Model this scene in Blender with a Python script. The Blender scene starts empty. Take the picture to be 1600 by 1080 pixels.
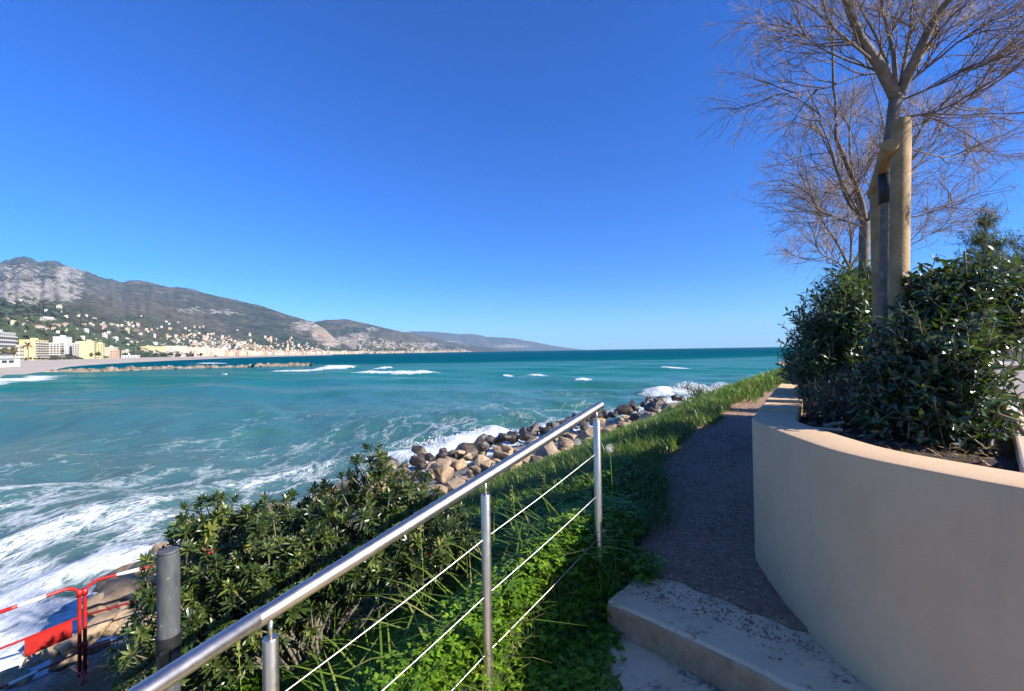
import bpy, bmesh, math, random
import numpy as np
from mathutils import Vector, Matrix

random.seed(7)
rng = np.random.default_rng(7)
S = bpy.context.scene
COL = S.collection
R = math.radians

# ------------------------------------------------------------------ camera
CZ = 4.5                       # eye height above the sea, metres
F = 670.0                      # focal length in photo pixels (1600 wide)
cam_d = bpy.data.cameras.new('camera')
cam = bpy.data.objects.new('camera', cam_d)
COL.objects.link(cam)
cam_d.sensor_width = 36.0
cam_d.lens = F / 1600 * 36
cam_d.clip_start = 0.05
cam_d.clip_end = 60000
CAM = Matrix.Translation((0, 0, CZ)) @ Matrix.Rotation(R(90.727), 4, 'X') @ Matrix.Rotation(R(-0.88), 4, 'Z')
cam.matrix_world = CAM
S.camera = cam

# ------------------------------------------------------------------ light
SUN_AZ, SUN_EL = 114.0, 30.0   # clockwise from +Y
world = bpy.data.worlds.new('World')
S.world = world
world.use_nodes = True
wn = world.node_tree
sky = wn.nodes.new('ShaderNodeTexSky')
sky.sky_type = 'NISHITA'
sky.sun_disc = False
sky.sun_elevation = R(SUN_EL)
sky.sun_rotation = R(SUN_AZ)
sky.altitude = 0
sky.air_density = 1.0
sky.dust_density = 0.15
sky.ozone_density = 3.0
hsv = wn.nodes.new('ShaderNodeHueSaturation')
hsv.inputs['Saturation'].default_value = 1.22
hsv.inputs['Value'].default_value = 1.0
wn.links.new(sky.outputs[0], hsv.inputs['Color'])
tint = wn.nodes.new('ShaderNodeMix'); tint.data_type = 'RGBA'; tint.blend_type = 'MULTIPLY'
tint.inputs[0].default_value = 1.0
geo_ = wn.nodes.new('ShaderNodeTexCoord')
sep_ = wn.nodes.new('ShaderNodeSeparateXYZ')
wn.links.new(geo_.outputs['Generated'], sep_.inputs[0])
rmp_ = wn.nodes.new('ShaderNodeValToRGB')
rmp_.color_ramp.elements[0].color = (.52, .98, 1.5, 1)
rmp_.color_ramp.elements[1].position = .16
rmp_.color_ramp.elements[1].color = (.27, .83, 1.70, 1)
wn.links.new(sep_.outputs['Z'], rmp_.inputs[0])
wn.links.new(rmp_.outputs[0], tint.inputs[7])
wn.links.new(hsv.outputs[0], tint.inputs[6])
wn.links.new(tint.outputs[2], wn.nodes['Background'].inputs[0])
wn.nodes['Background'].inputs[1].default_value = 0.054
sun_d = bpy.data.lights.new('sun', 'SUN')
sun = bpy.data.objects.new('sun', sun_d)
COL.objects.link(sun)
sun_d.energy = 5.0
sun_d.angle = R(0.53)
sun_d.color = (1.0, 0.94, 0.84)
sv = Vector((math.sin(R(SUN_AZ)) * math.cos(R(SUN_EL)), math.cos(R(SUN_AZ)) * math.cos(R(SUN_EL)), math.sin(R(SUN_EL))))
sun.rotation_euler = sv.to_track_quat('Z', 'Y').to_euler()
S.view_settings.view_transform = 'Standard'
S.view_settings.look = 'None'
S.view_settings.exposure = 1.25
S.view_settings.gamma = 1.0
S.render.engine = 'CYCLES'
S.cycles.max_bounces = 6
S.cycles.transparent_max_bounces = 8
S.cycles.use_denoising = True

# ------------------------------------------------------------------ helpers
CR = np.array(CAM.to_3x3())


def at(px, py, d):
    """world point seen at photo pixel (px, py) at forward distance d"""
    v = CR @ np.array([(px - 800) / F, (540 - py) / F, -1.0])
    return v * (d / v[1]) + np.array([0, 0, CZ])


def on_z(px, py, z):
    v = CR @ np.array([(px - 800) / F, (540 - py) / F, -1.0])
    return v * ((z - CZ) / v[2]) + np.array([0, 0, CZ])


def to_px(P):
    q = (np.asarray(P) - np.array([0, 0, CZ])) @ CR
    return 800 + F * q[..., 0] / -q[..., 2], 540 - F * q[..., 1] / -q[..., 2]


def _hash(i, j, s):
    n = np.sin(i * 127.1 + j * 311.7 + s * 74.7) * 43758.5453
    return n - np.floor(n)


def vnoise(x, y, s=0):
    x = np.asarray(x, float); y = np.asarray(y, float)
    i = np.floor(x); j = np.floor(y)
    u = x - i; v = y - j
    u = u * u * (3 - 2 * u); v = v * v * (3 - 2 * v)
    a = _hash(i, j, s); b = _hash(i + 1, j, s); c = _hash(i, j + 1, s); d = _hash(i + 1, j + 1, s)
    return (a * (1 - u) + b * u) * (1 - v) + (c * (1 - u) + d * u) * v


def fbm(x, y, o=4, s=0, ridged=False):
    t = 0; a = 0.5; f = 1.0; w = 0
    for k in range(o):
        n = vnoise(x * f, y * f, s + k)
        if ridged:
            n = 1 - np.abs(2 * n - 1)
        t = t + a * n; w += a; a *= 0.5; f *= 2.03
    return t / w


def norm(a):
    a = np.asarray(a, float)
    return a / np.maximum(np.linalg.norm(a, axis=-1, keepdims=True), 1e-9)


def mesh_data(name, V, faces, mats, smooth=False, attrs=None, mat_idx=None):
    """faces: list of int arrays (m, k)"""
    me = bpy.data.meshes.new(name)
    V = np.asarray(V, np.float32)
    if not isinstance(faces, list):
        faces = [faces]
    faces = [np.asarray(f, np.int32) for f in faces if len(f)]
    me.vertices.add(len(V))
    me.vertices.foreach_set('co', V.ravel())
    idx = np.concatenate([f.ravel() for f in faces])
    cnt = np.concatenate([np.full(len(f), f.shape[1], np.int32) for f in faces])
    st = np.concatenate([[0], np.cumsum(cnt)[:-1]]).astype(np.int32)
    me.loops.add(len(idx))
    me.loops.foreach_set('vertex_index', idx.astype(np.int32))
    me.polygons.add(len(cnt))
    me.polygons.foreach_set('loop_start', st)
    if mat_idx is not None:
        me.polygons.foreach_set('material_index', np.asarray(mat_idx, np.int32))
    me.polygons.foreach_set('use_smooth', np.full(len(cnt), smooth))
    me.update(calc_edges=True)
    me.validate()
    for m in (mats if isinstance(mats, (list, tuple)) else [mats]):
        me.materials.append(m)
    for k, a in (attrs or {}).items():
        at_ = me.attributes.new(k, 'FLOAT', 'POINT')
        at_.data.foreach_set('value', np.asarray(a, np.float32))
    return me


def obj(name, me, parent=None, loc=None, rot=None):
    o = bpy.data.objects.new(name, me)
    COL.objects.link(o)
    if parent is not None:
        o.parent = parent
    if loc is not None:
        o.location = [float(c) for c in loc]
    if rot is not None:
        o.rotation_euler = rot
    return o


def part(name, V, faces, m, parent=None, smooth=False, attrs=None, mat_idx=None):
    """mesh given in world coordinates; a child is moved into its thing's frame"""
    V = np.asarray(V, float)
    if parent is not None:
        o = parent
        off = np.zeros(3)
        while o is not None:
            off = off + np.array(o.location)
            o = o.parent
        V = V - off
    return obj(name, mesh_data(name, V, faces, m, smooth, attrs, mat_idx), parent)


def single(name, V, faces, m, base, smooth=False, attrs=None):
    V = np.asarray(V, float) - np.asarray(base, float)
    return obj(name, mesh_data(name, V, faces, m, smooth, attrs), None, base)


def thing(name, loc, label, cat, group=None, rz=0):
    o = bpy.data.objects.new(name, None)
    COL.objects.link(o)
    o.location = [float(c) for c in loc]
    o.rotation_euler = (0, 0, rz)
    o.empty_display_size = 0.1
    return tag(o, label, cat, group)


def tag(o, label=None, cat=None, group=None, kind=None):
    if label: o['label'] = label
    if cat: o['category'] = cat
    if group: o['group'] = group
    if kind: o['kind'] = kind
    return o


def tubes(P, Rad, sides=6, caps=False):
    """P (n,k,3), Rad (n,k) or (k,) -> verts, [quads]"""
    P = np.asarray(P, float)
    n, k, _ = P.shape
    Rad = np.broadcast_to(np.asarray(Rad, float), (n, k))
    T = norm(np.gradient(P, axis=1))
    ref = np.where(np.abs(T[:, :1, 2:3]) > 0.9, np.array([1.0, 0, 0]), np.array([0, 0, 1.0]))
    ref = np.broadcast_to(ref, T.shape)
    A = norm(np.cross(T, ref)); B = np.cross(T, A)
    an = np.arange(sides) / sides * 2 * math.pi
    V = P[:, :, None, :] + Rad[:, :, None, None] * (A[:, :, None, :] * np.cos(an)[:, None] + B[:, :, None, :] * np.sin(an)[:, None])
    V = V.reshape(-1, 3)
    s = np.arange(sides); s2 = (s + 1) % sides
    j = np.arange(k - 1)[:, None] * sides
    q = np.stack([j + s, j + s2, j + sides + s2, j + sides + s], -1).reshape(-1, 4)
    Q = (np.arange(n)[:, None, None] * (k * sides) + q[None]).reshape(-1, 4)
    fs = [Q]
    if caps:
        b = np.arange(n)[:, None] * (k * sides)
        fs.append(b + s[::-1])
        fs.append(b + (k - 1) * sides + s)
    return V, fs


def tube(pts, r, sides=10, caps=True):
    pts = np.asarray(pts, float)
    r = np.broadcast_to(np.asarray(r, float), (len(pts),))
    return tubes(pts[None], r[None], sides, caps)


def join(chunks):
    V = []; Fs = []; o = 0
    for v, f in chunks:
        V.append(v)
        for a in (f if isinstance(f, list) else [f]):
            if len(a): Fs.append(np.asarray(a) + o)
        o += len(v)
    return np.concatenate(V), Fs


def box(c, s, rz=0.0):
    x, y, z = np.asarray(s, float) / 2
    V = np.array([[-x, -y, -z], [x, -y, -z], [x, y, -z], [-x, y, -z], [-x, -y, z], [x, -y, z], [x, y, z], [-x, y, z]])
    if rz:
        cs, sn = math.cos(rz), math.sin(rz)
        V = V @ np.array([[cs, sn, 0], [-sn, cs, 0], [0, 0, 1]])
    Q = np.array([[0, 3, 2, 1], [4, 5, 6, 7], [0, 1, 5, 4], [1, 2, 6, 5], [2, 3, 7, 6], [3, 0, 4, 7]])
    return V + np.asarray(c, float), [Q]


def spline(pts, n=8):
    P = np.asarray(pts, float)
    P = np.vstack([2 * P[0] - P[1], P, 2 * P[-1] - P[-2]])
    out = []
    for i in range(1, len(P) - 2):
        t = np.linspace(0, 1, n, endpoint=False)[:, None]
        a, b, c, d = P[i - 1], P[i], P[i + 1], P[i + 2]
        out.append(0.5 * (2 * b + (c - a) * t + (2 * a - 5 * b + 4 * c - d) * t ** 2 + (3 * b - a - 3 * c + d) * t ** 3))
    out.append(P[-2][None])
    return np.vstack(out)


def grid_faces(nr, nc):
    i = np.arange(nr - 1)[:, None] * nc; j = np.arange(nc - 1)[None]
    return np.stack([i + j, i + j + 1, i + nc + j + 1, i + nc + j], -1).reshape(-1, 4)


def leaves(P, D, N, L, W, fold=0.25, curl=0.25, rich=True):
    P = np.asarray(P, float); n = len(P)
    D = norm(D); Sd = norm(np.cross(D, N)); N = np.cross(Sd, D)
    L = np.broadcast_to(np.asarray(L, float), (n,))[:, None]; W = np.broadcast_to(np.asarray(W, float), (n,))[:, None]
    if rich:
        us = [0, .3, .68, 1.0]; ws = [.12, .8, .85, .05]
        V = []
        for u, w in zip(us, ws):
            c = P + D * L * u - N * L * curl * u * u
            V += [c - Sd * W * w * .5 + N * W * fold * w, c, c + Sd * W * w * .5 + N * W * fold * w]
        V = np.stack(V, 1).reshape(-1, 3)
        q = []
        for k in range(3):
            b = k * 3
            q += [[b, b + 1, b + 4, b + 3], [b + 1, b + 2, b + 5, b + 4]]
        m = 12
    else:
        us = [0, .5, 1.0]; ws = [.15, 1, .08]
        V = []
        for u, w in zip(us, ws):
            c = P + D * L * u - N * L * curl * u * u
            V += [c - Sd * W * w * .5, c + Sd * W * w * .5]
        V = np.stack(V, 1).reshape(-1, 3)
        q = [[0, 1, 3, 2], [2, 3, 5, 4]]
        m = 6
    Q = (np.arange(n)[:, None, None] * m + np.array(q)[None]).reshape(-1, 4)
    return V, [Q], m


def rdir(n, up=0.0):
    v = rng.normal(size=(n, 3)); v[:, 2] += up
    return norm(v)


def lump(seed, n=1):
    bm = bmesh.new()
    bmesh.ops.create_icosphere(bm, subdivisions=n, radius=.5)
    for v in bm.verts:
        c = np.array(v.co)
        v.co *= .75 + .5 * float(vnoise(np.array(c[0] * 4 + seed), np.array(c[1] * 4 + c[2] * 3), seed))
    V = np.array([v.co[:] for v in bm.verts]); Q = np.array([[v.index for v in f.verts] for f in bm.faces])
    bm.free()
    return V, Q


LUMPS = [lump(i) for i in range(8)]
LUMPS2 = [lump(i + 20, 2) for i in range(5)]


def lumps(C, Sz, src=LUMPS):
    ch = []
    for c, s in zip(C, Sz):
        V, Q = src[rng.integers(len(src))]
        a = rng.random() * 6.28
        M = np.array([[math.cos(a), math.sin(a), 0], [-math.sin(a), math.cos(a), 0], [0, 0, 1]])
        ch.append(((V * s) @ M + c, [Q]))
    return join(ch)


# ------------------------------------------------------------------ materials
def new_mat(name):
    m = bpy.data.materials.new(name)
    m.use_nodes = True
    nt = m.node_tree
    return m, nt, nt.nodes['Principled BSDF']


def node(nt, t, **kw):
    n = nt.nodes.new(t)
    for k, v in kw.items():
        if k in n.inputs: n.inputs[k].default_value = v
        else: setattr(n, k, v)
    return n


def ramp(nt, fac, stops, interp='LINEAR'):
    r = nt.nodes.new('ShaderNodeValToRGB')
    r.color_ramp.interpolation = interp
    e = r.color_ramp.elements
    while len(e) < len(stops): e.new(0.5)
    for el, (p, c) in zip(e, stops):
        el.position = p
        el.color = (*c, 1) if len(c) == 3 else c
    nt.links.new(fac, r.inputs[0])
    return r.outputs[0]


def mixc(nt, fac, a, b, mode='MIX'):
    m = nt.nodes.new('ShaderNodeMix'); m.data_type = 'RGBA'; m.blend_type = mode
    for s, v in ((0, fac), (6, a), (7, b)):
        if hasattr(v, 'links'): nt.links.new(v, m.inputs[s])
        elif s == 0: m.inputs[0].default_value = v
        else: m.inputs[s].default_value = (*v, 1)
    return m.outputs[2]


def math_(nt, op, a, b=None, c=None, clamp=False):
    m = nt.nodes.new('ShaderNodeMath'); m.operation = op; m.use_clamp = clamp
    for i, v in enumerate((a, b, c)):
        if v is None: continue
        if hasattr(v, 'links'): nt.links.new(v, m.inputs[i])
        else: m.inputs[i].default_value = v
    return m.outputs[0]


def coords(nt, scale=(1, 1, 1), rot=(0, 0, 0)):
    tc = nt.nodes.new('ShaderNodeTexCoord')
    mp = nt.nodes.new('ShaderNodeMapping')
    mp.inputs['Scale'].default_value = scale
    mp.inputs['Rotation'].default_value = rot
    nt.links.new(tc.outputs['Object'], mp.inputs[0])
    return mp.outputs[0]


def noise(nt, vec, scale, detail=4, rough=0.55, dist=0.0):
    n = node(nt, 'ShaderNodeTexNoise', Scale=scale, Detail=detail, Roughness=rough, Distortion=dist)
    if vec is not None: nt.links.new(vec, n.inputs['Vector'])
    return n.outputs[0]


def bump(nt, bs, h, strength=0.3, dist=0.01):
    b = node(nt, 'ShaderNodeBump', Strength=strength, Distance=dist)
    nt.links.new(h, b.inputs['Height'])
    nt.links.new(b.outputs[0], bs.inputs['Normal'])


def attr(nt, name):
    a = nt.nodes.new('ShaderNodeAttribute'); a.attribute_name = name
    return a.outputs['Fac']


def noisy(name, stops, scale=5, rough=0.8, bump_s=0.2, bump_d=0.01, detail=6, bscale=None, metal=0, spec=0.5):
    m, nt, bs = new_mat(name)
    v = coords(nt)
    n = noise(nt, v, scale, detail, 0.6)
    nt.links.new(ramp(nt, n, stops), bs.inputs['Base Color'])
    bs.inputs['Roughness'].default_value = rough
    bs.inputs['Metallic'].default_value = metal
    bs.inputs['Specular IOR Level'].default_value = spec
    if bump_s: bump(nt, bs, noise(nt, v, bscale or scale * 4, 5, 0.6), bump_s, bump_d)
    return m


def leaf_mat(name, stops, rough=0.35, trans=0.25, spec=0.5, tint=(0.25, 0.4, 0.05)):
    m, nt, bs = new_mat(name)
    c = ramp(nt, attr(nt, 'rnd'), stops)
    nt.links.new(c, bs.inputs['Base Color'])
    bs.inputs['Roughness'].default_value = rough
    bs.inputs['Specular IOR Level'].default_value = spec
    if trans:
        tr = nt.nodes.new('ShaderNodeBsdfTranslucent')
        nt.links.new(mixc(nt, 0.6, c, tint, 'MIX'), tr.inputs[0])
        mx = nt.nodes.new('ShaderNodeMixShader')
        mx.inputs[0].default_value = trans
        nt.links.new(bs.outputs[0], mx.inputs[1]); nt.links.new(tr.outputs[0], mx.inputs[2])
        nt.links.new(mx.outputs[0], nt.nodes['Material Output'].inputs[0])
    return m


def plain(name, col, rough=0.6, metal=0.0, spec=0.5):
    return noisy(name, [(0.3, tuple(c * 0.88 for c in col)), (0.7, tuple(min(1, c * 1.08) for c in col))], 6, rough, 0.05, 0.002, metal=metal, spec=spec)


# ------------------------------------------------------------------ ground shape
# left edge of the climbing walk: stairs, then path (x, y, z above the sea)
EDGE = np.array([(-9, -7.4, 0.2), (-3.0, -1.1, 1.98), (-0.69, 1.25, 2.62), (0.50, 2.45, 3.12), (0.93, 3.05, 3.21), (1.42, 4.36, 3.23), (2.2, 5.7, 3.25),
                 (4.8, 9.2, 3.32), (7.6, 12.6, 3.42), (14, 20, 3.6), (30, 36, 3.9)])


def edge_uz(x, y):
    """signed distance to the walk's left edge (+ seaward), edge height, and position along it"""
    x = np.asarray(x, float); y = np.asarray(y, float)
    best = np.full(x.shape, 1e9); U = np.zeros(x.shape); Z = np.zeros(x.shape); SS = np.zeros(x.shape)
    s0 = 0
    for a, b in zip(EDGE[:-1], EDGE[1:]):
        d = b[:2] - a[:2]; L = np.hypot(*d); d = d / L
        t = np.clip((x - a[0]) * d[0] + (y - a[1]) * d[1], 0, L)
        qx = a[0] + d[0] * t; qy = a[1] + d[1] * t
        dist = np.hypot(x - qx, y - qy)
        side = (x - a[0]) * -d[1] + (y - a[1]) * d[0]
        m = dist < best
        best = np.where(m, dist, best)
        U = np.where(m, np.sign(side) * dist, U); Z = np.where(m, a[2] + (b[2] - a[2]) * t / L, Z); SS = np.where(m, s0 + t, SS)
        s0 += L
    return U, Z, SS


PROF_U = [-50, -3, -0.12, 0, .4, 1.2, 2.5, 5, 8, 11, 14, 20, 40]
PROF_Z = [0.30, .30, .30, 0, .06, .40, .98, 2.05, 2.95, 3.55, 4.9, 6.5, 12]


def ground_z(x, y):
    u, z, s = edge_uz(x, y)
    near = np.clip((np.asarray(y) - 3 + np.asarray(x) * .2) / 5, 0, 1)
    k = 0.75 + 0.25 * near
    drop = np.interp(u, PROF_U, PROF_Z)
    drop = np.where(u > 0, drop * k, drop * np.where(s < 13.60, 1.0, 0.12))
    mound = (.20 + .09 * np.clip(13.5 - s, 0, 1)) * np.exp(-((u - .14) / np.where(u < .14, .13, .42)) ** 2) * np.clip((s - 11.3) / .9, 0, 1) * np.clip((14.6 - s) / .9, 0, 1)
    return z - drop + mound + (fbm(np.asarray(x) * 1.3, np.asarray(y) * 1.3, 3, 3) - .5) * np.clip(u, 0, 1.2) * .16


# seaward crest of the rock bank = shoreline
SHORE = np.array([(-13, 1.5), (-9.5, 4.0), (-7.4, 5.9), (-6.7, 7.3), (-5.4, 10), (-4.1, 13.9), (-2.7, 17.7), (.9, 21.4), (5, 24), (10, 26), (16, 32), (24, 44), (60, 90)], float)
INNER = np.array([(-8, 3.6), (-6.4, 5.2), (-5.2, 6.4), (-4.2, 7.6), (-2.9, 9.0), (-.9, 10.3), (1.3, 11.2), (2.9, 12.6), (5.6, 15.0), (7.7, 17.5), (12, 24), (20, 38)], float)


def poly_dist(x, y, P):
    x = np.asarray(x, float); y = np.asarray(y, float)
    best = np.full(x.shape, 1e12); sd = np.zeros(x.shape)
    for a, b in zip(P[:-1], P[1:]):
        d = b - a; L = np.hypot(*d); d = d / L
        t = np.clip((x - a[0]) * d[0] + (y - a[1]) * d[1], 0, L)
        dist = np.hypot(x - a[0] - d[0] * t, y - a[1] - d[1] * t)
        side = (x - a[0]) * -d[1] + (y - a[1]) * d[0]
        m = dist < best
        best = np.where(m, dist, best); sd = np.where(m, np.sign(side) * dist, sd)
    return sd


# ------------------------------------------------------------------ sea
def build_sea():
    v = np.concatenate([np.arange(1000, 150, -2.6), np.arange(150, 16, -.7), np.geomspace(16, .19, 70)])
    d = CZ * F / v
    px = np.arange(-700, 1760, 5.0)
    D, PX = np.meshgrid(d, px, indexing='ij')
    X = (PX - 800) / F * D; Y = D.copy()
    dd = np.abs(np.gradient(d))[:, None] + D * 5 / F * .5
    Z = np.zeros_like(X)
    wr = np.random.default_rng(5)
    for i in range(60):
        lam = math.exp(wr.uniform(math.log(.7), math.log(34)))
        th = math.atan2(-.9, -.5) + wr.normal(0, .5)
        k = 2 * math.pi / lam
        a = .0037 * lam ** .95
        att = np.clip((lam / dd - 2.5) / 3, 0, 1)
        ph = k * (X * math.cos(th) + Y * math.sin(th)) + wr.uniform(0, 6.28)
        Z += a * att * (np.sin(ph) + .25 * np.sin(2 * ph + 1.57))
    off = poly_dist(X, Y, SHORE)                 # + seaward
    foam = np.zeros_like(X)
    left = np.clip((-3 - X - .12 * Y) / 9, 0, 1) * np.clip((36 - Y) / 22, 0, 1)
    # wash along the shore
    band = np.exp(-np.clip(off, 0, None) / 1.1) * .58 + np.exp(-np.clip(off, 0, None) / 4.0) * .30
    foam += band * (.72 + .6 * (fbm(X * .22, Y * .22, 3, 11) - .5))
    # wave fronts running in at the lower left: foam ridges parallel to the shore
    wob = fbm(X * .10, Y * .10, 3, 21) * 5
    for o0, w, a in ((2.2, .7, .22), (5.8, .8, .11), (10.5, 1.2, .11), (17, 1.8, .09)):
        q = off - o0 - wob + 2.5
        foam += a * np.exp(-(q / w) ** 2) * np.clip(1.1 - Y / 40, 0, 1) * (.5 + fbm(X * .3, Y * .3, 2, 5))
        Z += .22 * np.exp(-(q / (w * .8)) ** 2) * np.clip(1.1 - Y / 45, 0, 1)
    foam += .17 * np.clip(1 - off / 30, 0, 1) * np.clip((30 - Y) / 22, 0, 1)
    foam += .10 * np.clip(1 - off / 45, 0, 1)

    foam *= .62
    foam += .10 * np.clip(1 - off / 60, 0, 1) * np.clip((70 - Y) / 30, 0, 1)

    def crest(p0, p1, w, h, f, seed):
        """a breaking crest between two photo points on the water"""
        a = on_z(*p0, 0)[:2]; b = on_z(*p1, 0)[:2]
        L = np.hypot(*(b - a)); e = (b - a) / L
        t = (X - a[0]) * e[0] + (Y - a[1]) * e[1]
        q = -(X - a[0]) * e[1] + (Y - a[1]) * e[0] + (fbm(t * .6 / w, t * 0 + seed, 2, seed) - .5) * w * 1.3
        g = np.clip(t / (L * .16), 0, 1) * np.clip((L - t) / (L * .16), 0, 1)
        g = g * (.55 + .9 * fbm(t * 1.1 / w, q * .5 / w, 3, seed + 3))
        back = np.where(q > 0, q * .55, q)
        return h * g * np.exp(-(back / w) ** 2), f * np.clip(g * 1.3, 0, 1) * np.exp(-(np.where(q > 0, q * 1.1, q * .6) / w) ** 2)
    for c in (((995, 617), (1180, 609), 1.2, .45, .8, 1), ((960, 641), (1110, 628), 1.4, .3, .7, 2),
              ((690, 700), (790, 678), .9, .45, .5, 12), ((610, 716), (700, 694), .8, .35, .45, 13),
              ((556, 583), (692, 583.5), 2.2, .5, .95, 3), ((500, 576.5), (560, 576), 3.5, .9, 1.0, 4), ((415, 579.5), (520, 577.5), 1.8, .1, .9, 5),
              ((592, 575.8), (612, 575.6), 3, .5, 1.2, 6), ((280, 569.5), (350, 567.5), 5, .5, 1.2, 7), ((20, 596), (75, 586), 2.5, .3, .8, 8), ((-120, 610), (30, 593), 3.0, .4, .85, 14),
              ((828, 590), (846, 589), 1.4, .3, 1.2, 9), ((1040, 577), (1062, 576), 2.2, .2, 1.0, 10), ((785, 588), (798, 587.5), 1.2, .2, .9, 11), ((900, 597), (918, 596), 1.1, .2, .8, 15)):
        dz, df = crest(*c)
        Z += dz; foam += df
    pxp, pyp = PX, 548.5
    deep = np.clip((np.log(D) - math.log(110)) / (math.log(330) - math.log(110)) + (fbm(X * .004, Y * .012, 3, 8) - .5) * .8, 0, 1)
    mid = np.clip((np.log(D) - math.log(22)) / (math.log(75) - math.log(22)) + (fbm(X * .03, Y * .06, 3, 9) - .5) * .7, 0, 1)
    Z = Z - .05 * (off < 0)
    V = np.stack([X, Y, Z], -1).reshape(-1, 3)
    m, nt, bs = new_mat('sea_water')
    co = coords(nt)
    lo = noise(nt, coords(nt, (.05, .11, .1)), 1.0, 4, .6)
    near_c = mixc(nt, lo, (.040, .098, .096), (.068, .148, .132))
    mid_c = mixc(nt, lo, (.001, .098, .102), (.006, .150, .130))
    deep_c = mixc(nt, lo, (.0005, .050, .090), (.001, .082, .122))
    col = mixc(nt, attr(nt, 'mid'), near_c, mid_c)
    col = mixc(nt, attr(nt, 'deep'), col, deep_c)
    wrp = noise(nt, co, .7, 3, .6)
    warp = nt.nodes.new('ShaderNodeVectorMath'); warp.operation = 'ADD'
    nv = node(nt, 'ShaderNodeTexNoise', Scale=.55, Detail=4.0, Roughness=.6)
    st = coords(nt, (1.0, .62, 1.0), (0, 0, R(-38)))
    nt.links.new(st, nv.inputs['Vector'])
    sc = nt.nodes.new('ShaderNodeVectorMath'); sc.operation = 'SCALE'; sc.inputs['Scale'].default_value = 2.6
    nt.links.new(nv.outputs['Color'], sc.inputs[0])
    nt.links.new(st, warp.inputs[0]); nt.links.new(sc.outputs[0], warp.inputs[1])

    def web(scale):
        vo = node(nt, 'ShaderNodeTexVoronoi', Scale=scale)
        vo.feature = 'DISTANCE_TO_EDGE'
        nt.links.new(warp.outputs[0], vo.inputs['Vector'])
        return vo.outputs['Distance']
    fo = attr(nt, 'foam')
    w1 = math_(nt, 'MULTIPLY', web(.55), 1.5)
    w2 = math_(nt, 'MULTIPLY', web(1.5), 1.6)
    w3 = math_(nt, 'MULTIPLY', web(4.5), 1.6)
    ww = math_(nt, 'ADD', math_(nt, 'MULTIPLY', w1, .5), math_(nt, 'ADD', math_(nt, 'MULTIPLY', w2, .3), math_(nt, 'MULTIPLY', w3, .22)))
    big = noise(nt, coords(nt, (.25, .16, .2), (0, 0, R(-38))), 1.0, 5, .65)
    fine = noise(nt, co, 9, 5, .7)
    lvl = math_(nt, 'MULTIPLY_ADD', math_(nt, 'SUBTRACT', big, .5), .75, fo)
    lvl = math_(nt, 'MULTIPLY_ADD', math_(nt, 'SUBTRACT', fine, .5), .25, lvl)
    th = math_(nt, 'SUBTRACT', math_(nt, 'MULTIPLY', lvl, .85), ww)
    th = math_(nt, 'MULTIPLY_ADD', th, 4.2, .04, clamp=True)
    th = math_(nt, 'MULTIPLY', th, math_(nt, 'MULTIPLY', fo, 4.0, clamp=True))
    fcol = ramp(nt, noise(nt, co, 14, 5, .7), [(.3, (.42, .47, .50)), (.62, (.66, .68, .68))])
    col = mixc(nt, math_(nt, 'MULTIPLY', th, .92), col, fcol)
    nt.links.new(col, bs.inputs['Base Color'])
    rr = math_(nt, 'MULTIPLY_ADD', th, .5, .16)
    nt.links.new(rr, bs.inputs['Roughness'])
    bs.inputs['IOR'].default_value = 1.33
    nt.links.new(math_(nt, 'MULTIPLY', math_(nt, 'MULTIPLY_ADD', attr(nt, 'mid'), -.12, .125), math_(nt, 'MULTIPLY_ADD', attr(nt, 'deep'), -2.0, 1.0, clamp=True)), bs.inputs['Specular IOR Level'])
    h = math_(nt, 'ADD', noise(nt, coords(nt, (1, .6, 1), (0, 0, R(-30))), 2.2, 6, .62), math_(nt, 'MULTIPLY', th, .5))
    bump(nt, bs, h, .6, .22)
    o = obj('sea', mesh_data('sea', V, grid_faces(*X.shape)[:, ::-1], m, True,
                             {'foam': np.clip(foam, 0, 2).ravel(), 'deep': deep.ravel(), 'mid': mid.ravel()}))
    tag(o, kind='structure', label='turquoise bay with white surf', cat='sea')


build_sea()


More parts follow.
